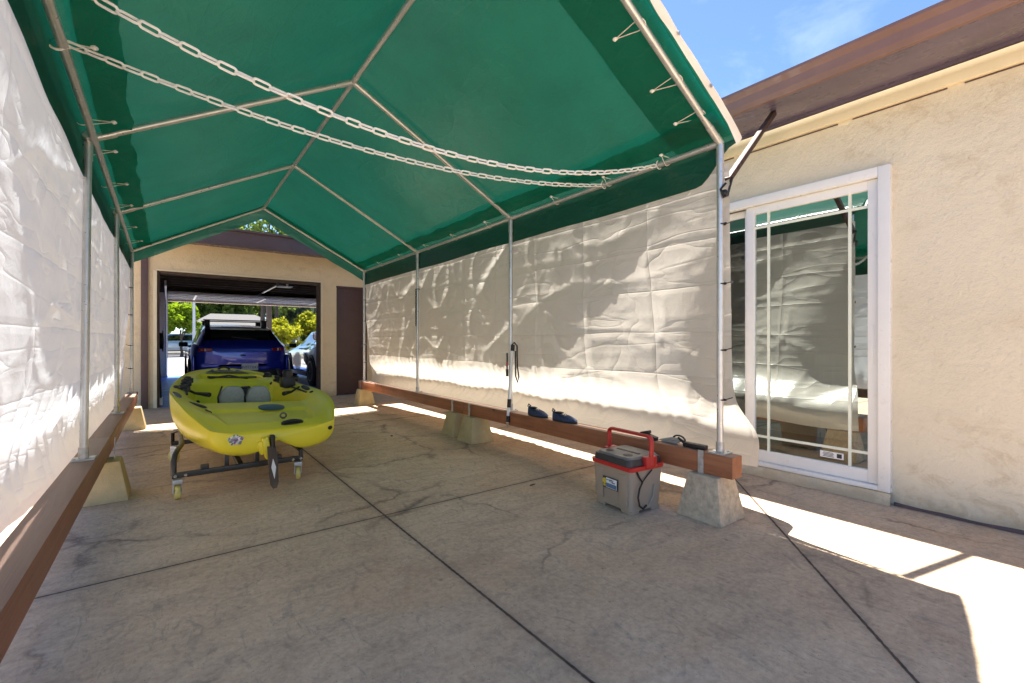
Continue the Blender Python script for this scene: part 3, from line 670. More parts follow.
# stiff white front hem with eyelets, turned up along the gable edge
def lip(u, v):
    x = lerp(XL - EXO, XR + EXO, u)
    e = (abs(x - XM) / (XM - XL + EXO)); crn = max(0, e - .93) / .07
    z = roof_z(x) + 0.002 - 0.04 * crn
    a = v * 0.046 * (1 + .25 * crn)
    return (x + (0.008 * crn * (1 if x > XM else -1)) * math.sin(v * 3.1), CY0 - 0.002 - a * 0.55 + .008 * fn(x * 6, v, 2), z + a * (0.55) - .012 + 0.004 * fn(x * 9, v * 2, 1))
b = MB(); b.grid(lip, 120, 6); lp = b.build('front_hem', M['white_hem'], tent, world=True, recalc=False)
for k in range(11):
    b = MB(); x = lerp(XL, XR, k / 10); y = CY0 - .026; z = roof_z(x) + .008
    if k in (0, 10): b.bm.free(); continue
    b.lathe([(.010, -.002), (.010, .002), (.005, .003), (.005, -.003)], (x, y - .002, z - .004), 'Y', 10)
    b.build('eyelet', M['zinc'], tent, world=True)
# side walls: loose sheets that belly outwards low down
WZ0R, WZ0L, WZ1 = 0.30, 0.345, 2.145
def wall_pt(sg, u, v):
    WZ0 = WZ0R if sg > 0 else WZ0L
    ya, yb = (1.40, 7.74 if sg > 0 else 7.80)
    y = lerp(ya, yb, u); z = lerp(WZ0, WZ1, v)
    t = u
    env = max(0.0, math.sin(math.pi * min(1, max(0, t)))) ** 0.55
    B = ((0.05 + 0.30 * env) if sg > 0 else (0.012 + 0.085 * env)) * (1 + 0.12 * fn(y * 0.9, 3.3, sg))
    zm = (0.51 if sg > 0 else 0.60) + 0.03 * fn(y * 1.3, 8, sg)
    if z >= zm: bul = B * math.exp(-((z - zm) / 0.155) ** 1.7)
    else:
        q = (zm - z) / (zm - WZ0); bul = B * (1 - q ** 1.7) + (0.035 if sg > 0 else 0.036) * q
    # the sheet is pulled tight to the corner posts; its free front end flares
    fz = sm(0.30, 0.0, t) * 0.14 * lerp(.15, 1, max(sm(0.0, .075, t), sm(.72, .45, z))) * sm(lerp(2.1, 1.0, sm(0, .3, t)), lerp(.9, .52, sm(0, .3, t)), z) + sm(0.80, 1.0, t) * 0.05 * sm(1.6, 0.9, z)
    x = (0.032 + 0.012 * (1 - v) if sg > 0 else 0.026) + bul + fz
    # packing folds and gathers
    wr = 0.0
    for k, zc in enumerate((0.98, 1.24, 1.50, 1.77, 2.0)):
        zc2 = zc + 0.02 * fn(y * 1.1, k, 2)
        wr += 0.009 * math.exp(-abs(z - zc2) / 0.016) * (0.5 + 0.8 * abs(fn(y * 0.9, k * 3, 1)))
    for k in range(9):
        yc_ = 1.9 + k * 0.66
        wr += 0.005 * math.exp(-abs(y - yc_ - 0.03 * fn(z * 2, k)) / 0.02)
    wr += 0.008 * fn(y * 1.6, z * 1.9, 11 + sg) + 0.003 * fn(y * 4.5 + z * 1.5, z * 3.2, 5 + sg)
    gat = math.exp(-((z - (0.60 if sg > 0 else 0.64)) / 0.17) ** 2) * env * (1 if sg > 0 else 2.0)
    wr += gat * (0.012 * math.sin(y * 46 + 5 * fn(y * 2, z * 2, 4)) + 0.014 * fn(y * 13, z * 3.5, 6))
    wr += 0.0015 * fn(y * 9 + z * 5, z * 6 - y * 3, 2)
    for fa, fb, am, sd_ in ((0.9, 1.5, .012, 21), (2.2, 1.6, .012, 33), (4.5, 2.6, .004, 47)):
        rg = 1 - abs(fn(y * fa + .35 * z, z * fb - .3 * y, sd_ + sg)) * 2.4
        wr += am * max(0, rg) ** 7
    x += wr * min(1, (1 - v) * 7) * (0.35 + 0.65 * env)
    fy = 0.0
    if t < 0.05: fy = -(1 - t / 0.05) * (0.03 * sm(1.0, 0.35, z) + 0.05 * sm(.8, .45, z))
    return ((XR + x) if sg > 0 else (XL - x), y + fy, z - 0.02 * fn(y * 2.1, 7, sg) * (1 - v))
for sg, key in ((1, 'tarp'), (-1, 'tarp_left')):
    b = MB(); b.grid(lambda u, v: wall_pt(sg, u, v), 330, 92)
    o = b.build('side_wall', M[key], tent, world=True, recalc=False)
    o['label'] = 'white poly side sheet bellying out above the timber beam'
# elastic ball ties
def tie(p, d, ln=0.14):
    """p point on the pipe, d direction along which the loop runs"""
    p = Vector(p); d = Vector(d).normalized(); side = Vector((0, 1, 0)) if abs(d.y) < .7 else Vector((1, 0, .4)).normalized()
    e = p + d * ln; u = d.cross(side).normalized()
    b = MB(); pts = [e]
    for k in range(9):
        a = math.pi * (k / 8) - math.pi / 2
        pts.append(p - d * math.cos(a) * (PR + .004) + u * math.sin(a) * (PR + .004) + side * 0.014 * math.sin(a))
    b.tube(pts + [e], 0.0026, 6, cap=False)
    o = b.build('tie_cord', M['cord'], tent, world=True)
    b = MB(); b.ball(e, 0.011, seg=8); b.lathe([(.014, -.003), (.014, .003)], e, 'Z', 8); b.build('ball', M['plastic_white'], o, world=True)
for y in (1.75, 2.50, 3.28, 3.78, 4.6, 5.35, 6.3, 7.1): tie((XL, y, EZ), (sl.x, 0.02, sl.z - .25), 0.11 + .04 * random.random())
for y in (1.80, 2.30, 2.88, 3.9, 4.6, 5.3, 6.1, 6.9): tie((XR, y, EZ), (-sl.x, 0.05, sl.z - .1), 0.075)
for x in (2.45, 2.22, 1.90, 1.5, .8, .3, -.1):
    z = lerp(RZ, EZ, abs(x - XM) / (XM - XL)); tie((x, PY[0], z), (-.05, 1, .02), 0.16)
# cable ties lacing the sheets to the corner posts
for (x, y, sg) in ((XR, PY[0], 1), (XL, PY[-1], -1), (XR, PY[-1], 1)):
    for z in (0.72, 1.02, 1.42, 1.78):
        b = MB(); b.tube([(x + math.cos(a) * .024 + sg * .010, y + math.sin(a) * .024 - .004, z + .004 * math.sin(a)) for a in [2 * math.pi * k / 14 for k in range(14)]], .0042, 6, closed=True)
        b.box((x - sg * .012 + .02 * sg, y - .028, z), (.012, .014, .010)); b.tube([(x + .02 * sg, y - .026, z), (x + .055 * sg, y - .05, z + .012)], .003, 5)
        b.build('cable_tie', M['black'], tent, world=True)
b = MB(); b.tube([(XR + .01, PY[0] - .03, 2.02), (XR - .03, PY[0] - .02, 1.98), (XR - .02, PY[0] - .035, 1.93), (XR + .03, PY[0] - .03, 1.95), (XR + .05, PY[0] - .05, 2.06)], .007, 6); b.ball((XR - .005, PY[0] - .03, 1.96), .02, seg=8)
b.build('knotted_cord', M['black'], tent, world=True)

# the left row of posts leans in a little and its frames stand slightly farther back
def left_warp(p):
    k = max(0.0, min(1.15, (XM - p.x) / (XM - XL))) * min(1.1, max(0.0, (p.z - BT) / (EZ - BT)))
    dy = curve1([(1.3, 0.0), (1.44, 0.0), (3.55, 0.12), (5.63, 0.0), (7.72, 0.12), (8.0, 0.12)], p.y)
    return Vector((p.x + (xl(p.y) - XL) * k, p.y + dy * k, p.z))
def warp_tree(o):
    off = root_loc(o)
    if o.type == 'MESH':
        for v in o.data.vertices: v.co = left_warp(v.co + off) - off
    for ch in [x for x in COL.objects if x.parent == o]: warp_tree(ch)
warp_tree(tent)

# ------------------------------------------------------------------ timber beams and pier blocks
def beam(x, y0, y1, m, label):
    b = MB(); b.box((0, (y1 - y0) / 2, 0), (0.112, y1 - y0, 0.128), bev=0.005)
    o = b.build('timber_beam', m, loc=(x, y0, BT - 0.064)); return tag(o, label, 'timber beam', 'timber beams carrying the tent posts')
beam(XR, 1.335, 4.36, M['beam'], 'red-brown timber beam with blue shoes on it, behind the cooler')
beam(XR, 4.366, 7.85, M['beam'], 'far red-brown timber beam reaching towards the brown garage door')
beam(XL, 0.4, 4.30, M['beam_dark'], 'dark reddish timber beam nearest the viewer under the left tent side')
beam(XL, 4.306, 7.95, M['beam_dark'], 'far dark timber beam on the left, beside the kayak')
BH = BT - 0.128 - 0.003
def pier(x, y, m, label, sx=1, strap_side=-1):
    t = thing('pier_block', (x, y, 0), label, 'concrete block', group='pier blocks under the timber beams')
    b = MB(); b.box((0, 0, BH / 2), (0.29, 0.29, BH), bev=0.010, taper=0.66); b.build('block', m, t)
    b = MB(); b.box((strap_side * 0.0605, 0.03, BH + 0.03), (0.004, 0.036, 0.22)); b.lathe([(.007, 0), (.007, .006)], (strap_side * .066, .03, BH + .10), 'X', 6); b.build('strap', M['zinc'], t)
    return t
pier(XR, 1.50, M['pier'], 'grey concrete pier block in front, right of the cooler')
pier(XR - 0.02, 4.16, M['pier_yellow'], 'nearer block of the touching pair of pier blocks under the right beam')
pier(XR + 0.0, 4.56, M['pier_yellow'], 'farther block of the touching pair of pier blocks under the right beam')
pier(XR + 0.0, 7.72, M['pier_yellow'], 'buff pier block farthest along the right beam near the brown door')
pier(XL + 0.03, 4.14, M['pier_yellow'], 'buff pier block left of the kayak under the left beam', strap_side=1)
pier(XL + 0.02, 7.25, M['pier_yellow'], 'small distant buff pier block at the far left beam end', strap_side=1)

# ------------------------------------------------------------------ chains
def chain(a, c, sag, label, pitch=0.054, L=0.070, Wd=0.034, r=0.0052):
    a, c = Vector(a), Vector(c)
    P = [a.lerp(c, k / 200) - Vector((0, 0, sag * 4 * (k / 200) * (1 - k / 200))) for k in range(201)]
    # resample to the link pitch
    pts = [P[0]]; acc = 0
    for p, q in zip(P, P[1:]):
        acc += (q - p).length
        if acc >= pitch: pts.append(q); acc = 0
    b = MB()
    for i in range(len(pts) - 1):
        cpt = (pts[i] + pts[i + 1]) / 2; d = (pts[i + 1] - pts[i]).normalized()
        up = Vector((0, 0, 1)); s1 = d.cross(up).normalized(); u1 = s1.cross(d)
        ang = R(35) + (math.pi / 2 if i % 2 else 0) + random.uniform(-.15, .15)
        w = s1 * math.cos(ang) + u1 * math.sin(ang)
        h = (L - Wd) / 2 + .002; rad = Wd / 2 - r
        loop = []
        for k in range(8): t = -math.pi / 2 + math.pi * k / 7; loop.append(cpt + d * (h + rad * math.cos(t)) + w * rad * math.sin(t))
        for k in range(8): t = math.pi / 2 + math.pi * k / 7; loop.append(cpt + d * (-h + rad * math.cos(t)) + w * rad * math.sin(t))
        b.tube(loop, r, 7, closed=True)
    for e, x in ((pts[0], xl(pts[0].y)), (pts[-1], XR)):
        b.tube([(x + math.cos(t) * .028, e.y, EZ + math.sin(t) * .028) for t in [2 * math.pi * k / 12 for k in range(12)]], .004, 5, closed=True)
    o = b.build('plastic_chain', M['plastic_white']); return tag(o, label, 'chain', 'white plastic chains across the tent')
chain((xl(2.55) + .03, 2.56, EZ + .01), (XR - .03, 2.36, EZ - .01), 0.155, 'lower white plastic chain strung across the tent, starting at the left rail tie')
chain((xl(2.12) + .03, 2.12, EZ + .02), (XR - .03, 1.87, EZ - .01), 0.27, 'upper white plastic chain across the tent, running out of the top edge')

# ------------------------------------------------------------------ brown brace between tent and eave
b = MB(); d = Vector((3.52, 1.50, 2.735)) - Vector((2.695, 1.41, 2.045)); q = d.to_track_quat('Z', 'Y').to_matrix()
b.box(Vector((2.695, 1.41, 2.045)) + d / 2, (0.034, 0.034, d.length), rot=q, bev=0.003)
tag(b.build('brace_bar', mat('dark_brown_enamel', (0.045, 0.022, 0.017), 0.6, var=0.1)), 'brown metal brace bar between the tent corner and the house eave', 'brace bar')

# ------------------------------------------------------------------ things on and at the right beam
def shoe(loc, rz, label):
    t = thing('water_shoe', loc, label, 'shoe', rz, 'blue water shoes on the beam')
    def sole(u, v):
        a = 2 * math.pi * u; x = math.cos(a) * .128; k = 1 + .16 * math.sin(2.2 * math.cos(a))
        y = math.sin(a) * .043 * k * (1 - .12 * math.cos(a)); return (x * (1 if 0 < v < 1 else .96), y * (1 if 0 < v < 1 else .92), .001 + v * .016)
    b = MB(); V = b.grid(sole, 32, 3, True); b.bm.faces.new(V[0][::-1]); b.bm.faces.new(V[-1]); b.build('sole', M['rubber'], t)
    def upper(u, v):
        x = lerp(-.118, .122, u); a = math.pi * v
        top = curve1([(-.12, .085), (-.07, .078), (-.02, .066), (.03, .062), (.08, .045), (.122, .020)], x)
        w = .040 * max(.05, (1 - ((x - .0) / .128) ** 4)) ** .6 * (1.05 if x > 0 else .92)
        open_ = (1 if -.108 < x < .02 else 0)
        dz = -.012 * open_ * max(0, math.sin(a)) ** 6
        return (x, -math.cos(a) * w, .016 + max(0, math.sin(a)) ** .7 * (top - .016) + dz)
    b = MB(); b.grid(upper, 26, 15); b.build('upper', M['blue_shoe'], t)
    b = MB(); b.ball((-.055, 0, .074), .028, (1.7, .8, .35), 12); b.build('opening', M['black'], t)
    b = MB(); b.tube([(-.115, -.02, .08), (-.125, 0, .10), (-.115, .02, .08)], .005, 6)
    for k in range(3): b.tube([(.0 + k * .022, -.03, .056 - k * .008), (.006 + k * .022, 0, .068 - k * .008), (.0 + k * .022, .03, .056 - k * .008)], .003, 5)
    b.build('lace', M['black'], t); return t
shoe((XR - .01, 3.13, BT + .001), R(-88), 'blue mesh water shoe on the beam, nearer the tent pole')
shoe((XR - .012, 2.78, BT + .001), R(-80), 'blue mesh water shoe on the beam, nearer the cooler')
t = thing('spring_clamp', (XR - .01, 1.93, BT), 'small black spring clamp on the beam behind the cooler handle', 'clamp')
b = MB(); b.box((0, 0, .02), (.045, .10, .026), rot=Matrix.Rotation(R(12), 3, 'X'), bev=.006); b.build('jaw', M['black'], t); b = MB(); b.box((.0, .04, .042), (.04, .07, .022), rot=Matrix.Rotation(R(-16), 3, 'X'), bev=.006); b.build('grip', M['black'], t)
t = thing('folded_strap', (XR + .005, 1.77, BT), 'grey folded webbing strap lying on the beam between two black tools', 'strap')
b = MB(); b.tube([(0, .10, .008), (0, .05, .018), (0, 0, .03), (0, -.05, .034), (0, -.06, .03), (0, -.03, .012), (0, .08, .004)], [.004, .012, .014, .010, .01, .012, .006], 8); b.build('webbing', M['grey_cloth'], t)
b = MB(); b.tube([(0, -.05 + .045 * math.cos(a), .03 + .03 * math.sin(a)) for a in [math.pi * k / 8 for k in range(9)]], .006, 6); b.build('loop', M['black'], t)
t = thing('hand_tool', (XR - .005, 1.60, BT), 'black handled hand tool on the beam left of the front post', 'tool')
b = MB(); b.box((0, 0, .016), (.05, .15, .03), bev=.010); b.build('handle', M['black'], t); b = MB(); b.tube([(0, .07, .02), (0, .10, .035), (0, .12, .05)], [.012, .009, .006], 8); b.build('trigger', M['black'], t)
# push pole against the second right post
t = thing('stake_out_pole', (XR - .075, 3.50, 0.24), 'white pole with black grip bands and tan tip tied to the tent post', 'pole')
b = MB(); b.tube([(0.0, 0.0, .05), (.045, -.02, .80)], .014, 10); b.build('shaft', M['plastic_white'], t)
b = MB(); b.tube([(0, 0, 0), (0, 0, .055)], [.004, .017], 10); b.build('tip', M['tan_tip'], t)
for z0, z1 in ((.06, .12), (.20, .28), (.74, .80)):
    b = MB(); b.tube([(.06 * z0, -.025 * z0, z0), (.06 * z1, -.025 * z1, z1)], .019, 10); b.build('grip', M['black'], t)
t = thing('bungee_strap', (XR - .03, 3.49, 0.68), 'black bungee cord with red mark looped on the post beside the pole', 'bungee cord')
b = MB(); b.tube([(-.02, -.03, .36), (.0, -.035, .38), (.03, -.04, .35), (.035, -.04, .15), (.045, -.05, .05), (.03, -.05, -.0), (.01, -.045, .06), (.012, -.04, .30)], .007, 7); b.build('cord', M['black'], t)
b = MB(); b.tube([(-.035, .03, .10), (-.035, .03, .28)], .008, 7); b.box((-.035, .03, .09), (.02, .02, .07), bev=.004); b.build('handle', M['black'], t)
b = MB(); b.tube([(-.035, .03, .16), (-.035, .03, .19)], .0095, 7); b.build('band', M['cooler_red'], t)
t = thing('hanging_chain', (XR - .03, 5.62, 1.28), 'thin dark chain hanging on the third post of the right side', 'chain')
b = MB()
for k in range(16):
    c0 = Vector((0, 0, .015 + k * .030)); w = Vector((1, 0, 0)) if k % 2 else Vector((0, 1, 0))
    b.tube([c0 + w * math.cos(a) * .010 + Vector((0, 0, math.sin(a) * .020)) for a in [2 * math.pi * q_ / 10 for q_ in range(10)]], .0035, 5, closed=True)
b.build('link_run', M['black'], t)
b = MB(); b.tube([(.03 + .03 * math.cos(a), .03 * math.sin(a) + .01, .49) for a in [2 * math.pi * k / 12 for k in range(12)]], .004, 5, closed=True); b.build('hook', M['black'], t)

# ------------------------------------------------------------------ cooler
ck = thing('cooler', (2.40, 1.93, 0), 'tan and red hard cooler with raised red handle on the patio', 'cooler', R(-5))
def rbox(b, w, d, z0, z1, w2=None, d2=None, rc=0.03, n=6, rows=None):
    w2 = w2 or w; d2 = d2 or d
    pts0 = []
    for cx, cy, a0 in ((1, 1, 0), (-1, 1, 90), (-1, -1, 180), (1, -1, 270)):
        for k in range(n + 1): a = R(a0 + 90 * k / n); pts0.append((cx, cy, math.cos(a), math.sin(a)))
    rows = rows or [(0, 0), (1, 1)]
    V = []
    for t_, zt in rows:
        ww, dd = lerp(w, w2, t_), lerp(d, d2, t_); z = lerp(z0, z1, zt)
        V.append([b.bm.verts.new((cx * (ww / 2 - rc) + ca * rc, cy * (dd / 2 - rc) + sa * rc, z)) for cx, cy, ca, sa in pts0])
    m_ = len(pts0)
    for A, B_ in zip(V, V[1:]):
        for k in range(m_): b.bm.faces.new((A[k], A[(k + 1) % m_], B_[(k + 1) % m_], B_[k]))
    b.bm.faces.new(V[0][::-1]); b.bm.faces.new(V[-1])
CW, CD = 0.295, 0.345      # x, y
b = MB(); rbox(b, CW - .03, CD - .03, .022, .275, CW, CD, .028)
for sx in (-1, 1):
    for sy in (-1, 1): b.box((sx * (CW / 2 - .055), sy * (CD / 2 - .06), .012), (.075, .085, .024), bev=.006)
for k in (-1, 1): b.box((-CW / 2 + .004, k * .105, .15), (.012, .07, .19), bev=.005)
body = b.build('body', M['cooler'], ck)
b = MB(); rbox(b, CW + .016, CD + .016, .272, .298, CW + .02, CD + .02, .03); 
for sy in (1, -1): b.box((.0 + .02, sy * (CD / 2 - .004), .315), (.10, .045, .075), bev=.012)
b.build('rim', M['cooler_red'], ck)
b = MB(); rbox(b, CW + .008, CD - .02, .297, .338, CW - .0, CD - .03, .03); lid = b.build('lid', M['cooler_dark'], ck)
b = MB(); rbox(b, CW - .02, CD - .05, .337, .350, CW - .035, CD - .065, .028); b.build('lid_top', M['cooler_lid'], lid)
b = MB(); b.lathe([(.030, .351), (.030, .3525), (.022, .3535)], (-.07, -.075, 0), 'Z', 16); b.lathe([(.026, .351), (.026, .3525)], (-.07, .085, 0), 'Z', 16); b.box((.01, 0, .3515), (.02, .19, .003)); b.build('cup_recess', M['black'], lid)
hp = [(.02, -CD / 2 - .012, .30), (.02, -CD / 2 - .012, .445)]
for k in range(7): a = R(90 * k / 6); hp.append((.02, -CD / 2 + .018 - .03 * math.cos(a), .445 + .03 * math.sin(a)))
hp2 = [(x, -y, z) for x, y, z in hp[::-1]]
b = MB(); 
for off in (-.009, 0, .009): b.tube([(x + off, y, z) for x, y, z in hp + hp2], .0085, 8)
b.build('handle', M['cooler_red'], ck)
LX = -CW / 2 - .0005
b = MB(); b.box((LX - .0035, 0.0, .165), (.002, .13, .072)); lab = b.build('label', M['cooler_dark'], ck)
b = MB(); b.box((LX - .0052, -.012, .165), (.0012, .094, .062)); b.build('label_print', M['white_paint'], ck)
b = MB(); b.box((LX - .0062, -.012, .150), (.001, .09, .026)); b.box((LX - .0062, -.03, .172), (.001, .03, .006)); b.box((LX - .0062, .008, .184), (.001, .05, .005)); b.build('label_print', M['sticker_blue'], ck)
b = MB(); b.lathe([(.018, 0), (.018, .001), (.009, .0015)], (LX - .006, .049, .172), 'X', 16); b.box((LX - .0055, .049, .145), (.001, .02, .014)); b.build('label_print', M['yellow_ring'], ck)
text_part('12V', 0.024, M['cooler_dark'], ck, Matrix.Translation((LX - .0068, -.012, .181)) @ Matrix.Rotation(R(-90), 4, 'Z') @ Matrix.Rotation(R(90), 4, 'X'), 'lettering')
SYd = -CD / 2
b = MB(); b.tube([(-.10, SYd - .004, .272), (-.085, SYd - .010, .235), (-.06, SYd - .012, .205), (-.09, SYd - .016, .17), (-.105, SYd - .018, .12), (-.09, SYd - .016, .065), (-.055, SYd - .012, .04), (-.02, SYd - .008, .055)], .006, 7)
b.tube([(-.06, SYd - .012, .205), (-.02, SYd - .010, .235), (.03, SYd - .008, .268)], .004, 6); b.build('power_cord', M['black'], ck)
b = MB(); b.tube([(.02, SYd + .002, .05), (.05, SYd - .002, .10), (.06, SYd, .17)], .004, 6); b.build('drain_strap', M['grey_cloth'], ck)

# ------------------------------------------------------------------ kayak on its cart
KL, KY = 3.10, 3.80
kay = thing('kayak', (0.60, KY, 0), 'wide yellow-green fishing kayak with grey seats resting on a black cart', 'kayak')
HWc = [(0, .42), (.047, .475), (.117, .545), (.234, .585), (.35, .57), (.58, .495), (.76, .41), (.88, .295), (.95, .17), (1.0, .035)]
GZc = [(0, .445), (.06, .50), (.14, .575), (.257, .625), (.48, .655), (.75, .695), (.92, .72), (1.0, .73)]
KZc = [(0, .235), (.1, .215), (.4, .20), (.7, .23), (.88, .36), (1.0, .60)]
def kx0(v): return curve1([(0, .045), (.2, 0.0), (.5, -.035), (1, -.045)], v)
VS = 3.62 / KL
def deck_drop(v, a):
    """a = |x|/halfwidth; how far the deck lies below the gunwale"""
    ins = sm(.98, .86, a); vb = v; v = v / VS
    d = 0.012 * ins
    d += 0.07 * sm(.92, .62, a) * sm(.02, .16, v) * sm(.58, .52, v)
    cp = sm(.205, .235, v) * sm(.54, .49, v) * sm(.80, .70, a)
    d += 0.17 * cp
    v = vb
    cp2 = sm(.66, .69, v) * sm(.80, .77, v) * sm(.74, .62, a)
    d += 0.13 * cp2
    bw = sm(.83, .85, v) * sm(.97, .94, v) * sm(.62, .5, a)
    d += 0.03 * bw
    tr = sm(.03, .05, v) * sm(.17, .15, v) * sm(.66, .60, a)
    d += 0.022 * tr
    return d
def hull_pt(u, v):
    """u runs round the section: 0..0.5 deck left to right, 0.5..1 hull right to left"""
    sc_ = 1.0; yy = v * KL
    if v < 0:                                  # rounded transom
        k = -v; sc_ = [1, .93, .80, .55, .02][int(round(k))]; yy = [0, -.03, -.052, -.066, -.072][int(round(k))]; v = 0
    hw = curve1(HWc, v); gz = curve1(GZc, v); kz = curve1(KZc, v)
    if u <= 0.5:
        a = -1 + 4 * u; x = hw * a; z = gz - deck_drop(v, abs(a)) * (1 if v < .97 else 0)
    else:
        s = (u - 0.5) * 2; th = math.pi * s
        cx = math.cos(th); ex = math.copysign(abs(cx) ** lerp(.44, .62, sm(.1, .6, v)), cx)
        x = hw * ex * (1.0 + .015 * math.sin(th))
        lob = abs(ex)
        tun = sm(.55, .0, v)
        zb = kz + tun * .095 * math.exp(-((lob) / .26) ** 2) + 0.02 * lob * lob
        zz = math.sin(th) ** lerp(.62, .80, sm(.1, .6, v))
        z = lerp(gz, zb, zz)
    cz = .36
    x *= sc_; z = cz + (z - cz) * sc_
    z -= x * 0.05 * sm(0, .12, v)
    return (x + kx0(v), yy, z)
b = MB(); bmk = b.bm
vs = [-4, -3, -2, -1] + [0.0 + (k / 150) for k in range(151)]
NU = 160
Vr = [[bmk.verts.new(hull_pt(i / NU, v)) for i in range(NU)] for v in vs]
for A, B_ in zip(Vr, Vr[1:]):
    for k in range(NU): bmk.faces.new((A[k], A[(k + 1) % NU], B_[(k + 1) % NU], B_[k]))
bmk.faces.new(Vr[0][::-1]); bmk.faces.new(Vr[-1])
hull = b.build('hull', M['kayak'], kay)
def dk(v, a, up=0.0):
    """point on the deck in the kayak's own frame"""
    v = v * VS if v < .53 else v
    p = hull_pt((a + 1) / 4, v); return Vector((p[0], p[1], p[2] + up))
# seats: two padded backs side by side, seen from behind
def pad(c, w, h, t_, tilt, name, m, par):
    b = MB()
    def f(u, v):
        th = 2 * math.pi * u; ph = math.pi * (v - .5)
        sx = math.copysign(abs(math.cos(th)) ** .6, math.cos(th)) * math.cos(ph) ** .6; sz = math.copysign(abs(math.sin(th)) ** .75, math.sin(th)) * math.cos(ph) ** .6
        y = math.sin(ph) * t_ / 2
        x = sx * w / 2 * (1 - .12 * sz); z = sz * h / 2
        y += .10 * (x * x) / (w * w) * w
        return Matrix.Rotation(tilt, 3, 'X') @ Vector((x, y, z)) + Vector(c)
    b.grid(f, 28, 14, True); return b.build(name, m, par)
for sx in (-.125, .085):
    c = dk(.285, sx / .58, 0); cz = c.z + .13
    s_ = pad((c.x, c.y, cz + .0), .215, .30, .085, R(14), 'seat_back', M['seat_mesh'], kay)
    pad((c.x, c.y + .27, c.z + .05), .21, .42, .07, R(84), 'seat_cushion', M['seat_mesh'], s_)
    b = MB(); b.tube([(c.x - .10, c.y - .02, cz - .12), (c.x - .11, c.y - .03, cz + .05), (c.x - .08, c.y - .045, cz + .15)], .007, 6)
    b.tube([(c.x - .10, c.y - .05, cz - .05), (c.x + .10, c.y - .05, cz - .07)], .009, 6); b.lathe([(.018, 0), (.018, .02)], (c.x, c.y - .065, cz - .08), 'Y', 8)
    b.build('seat_strap', M['black'], s_)
for sx in (-.30, .30):      # straps running from the seats to the gunwale
    c = dk(.285, sx / .58); g = dk(.33, math.copysign(.86, sx), .01)
    b = MB(); b.tube([(c.x, c.y - .04, c.z + .20), ((c.x + g.x) / 2, (c.y + g.y) / 2, (c.z + .2 + g.z) / 2 - .02), tuple(g)], [.022, .012, .008], 6); b.build('strap', M['black'], kay)
def handle(v, a0, a1, dv=0.0, r=.011, lift=.024, m='black', name='handle'):
    p, q = dk(v, a0, .002), dk(v + dv, a1, .002)
    b = MB(); pts = []
    for k in range(11):
        t_ = k / 10; pt = p.lerp(q, t_); pt.z = lerp(p.z, q.z, t_) + lift * (math.sin(math.pi * t_) ** .6); pts.append(pt)
    b.tube(pts, [r * (1.3 if k in (0, 1, 9, 10) else 1.0) for k in range(11)], 8)
    e = (q - p); n_ = Vector((e.y, -e.x, 0)).normalized() * .02
    return b.build(name, M[m], kay)
def recess(v, a, w, d, m='black', name='recess', rz=0, up=.003):
    c = dk(v, a, up); b = MB()
    n1 = (dk(v, a + .04) - dk(v, a - .04)).normalized(); n2 = (dk(v + .006, a) - dk(v - .006, a)).normalized()
    e1 = n1 * math.cos(rz) + n2 * math.sin(rz); e2 = -n1 * math.sin(rz) + n2 * math.cos(rz)
    nn = e1.cross(e2); V = []
    for hgt, k_ in ((-.004, 1), (.004, 1), (.006, .85)):
        V.append([b.bm.verts.new(c + e1 * w / 2 * k_ * math.copysign(abs(math.cos(t)) ** .8, math.cos(t)) + e2 * d / 2 * k_ * math.sin(t) + nn * hgt) for t in [2 * math.pi * k / 22 for k in range(22)]])
    for A, B_ in zip(V, V[1:]):
        for k in range(22): b.bm.faces.new((A[k], A[(k + 1) % 22], B_[(k + 1) % 22], B_[k]))
    b.bm.faces.new(V[-1]); b.bm.faces.new(V[0][::-1]); return b.build(name, M[m], kay)
# stern details
recess(.145, .16, .20, .13, 'hatch', 'hatch_cover')
recess(.006, .26, .15, .045, 'black', 'carry_handle_recess', R(3)); handle(.006, .10, .44, 0, .010, .022, 'black', 'carry_handle')
c = dk(.055, .20, .0); b = MB(); b.tube([(c.x + .022 * math.cos(a), c.y - .0, c.z + .024 + .019 * math.sin(a)) for a in [2 * math.pi * k / 12 for k in range(12)]], .007, 6, closed=True); b.lathe([(.014, -.002), (.014, .006), (.008, .01)], c, 'Z', 10); b.build('pad_eye', M['rim_dark'], kay)
recess(.165, -.70, .19, .08, 'black', 'side_handle', R(18)); recess(.118, -.66, .05, .04, 'black', 'deck_fitting')
recess(.30, .90, .05, .26, 'black', 'side_handle', R(-6)); recess(.40, .88, .03, .03, 'black', 'deck_fitting'); recess(.235, .86, .035, .035, 'black', 'deck_fitting')
recess(.20, -.93, .05, .2, 'hatch', 'side_handle', R(5)); recess(.33, -.93, .05, .16, 'black', 'deck_fitting')
for a in (-.55, -.15, .62): recess(.50 if a < 0 else .62, a * 1.2, .03, .03, 'black', 'deck_fitting')
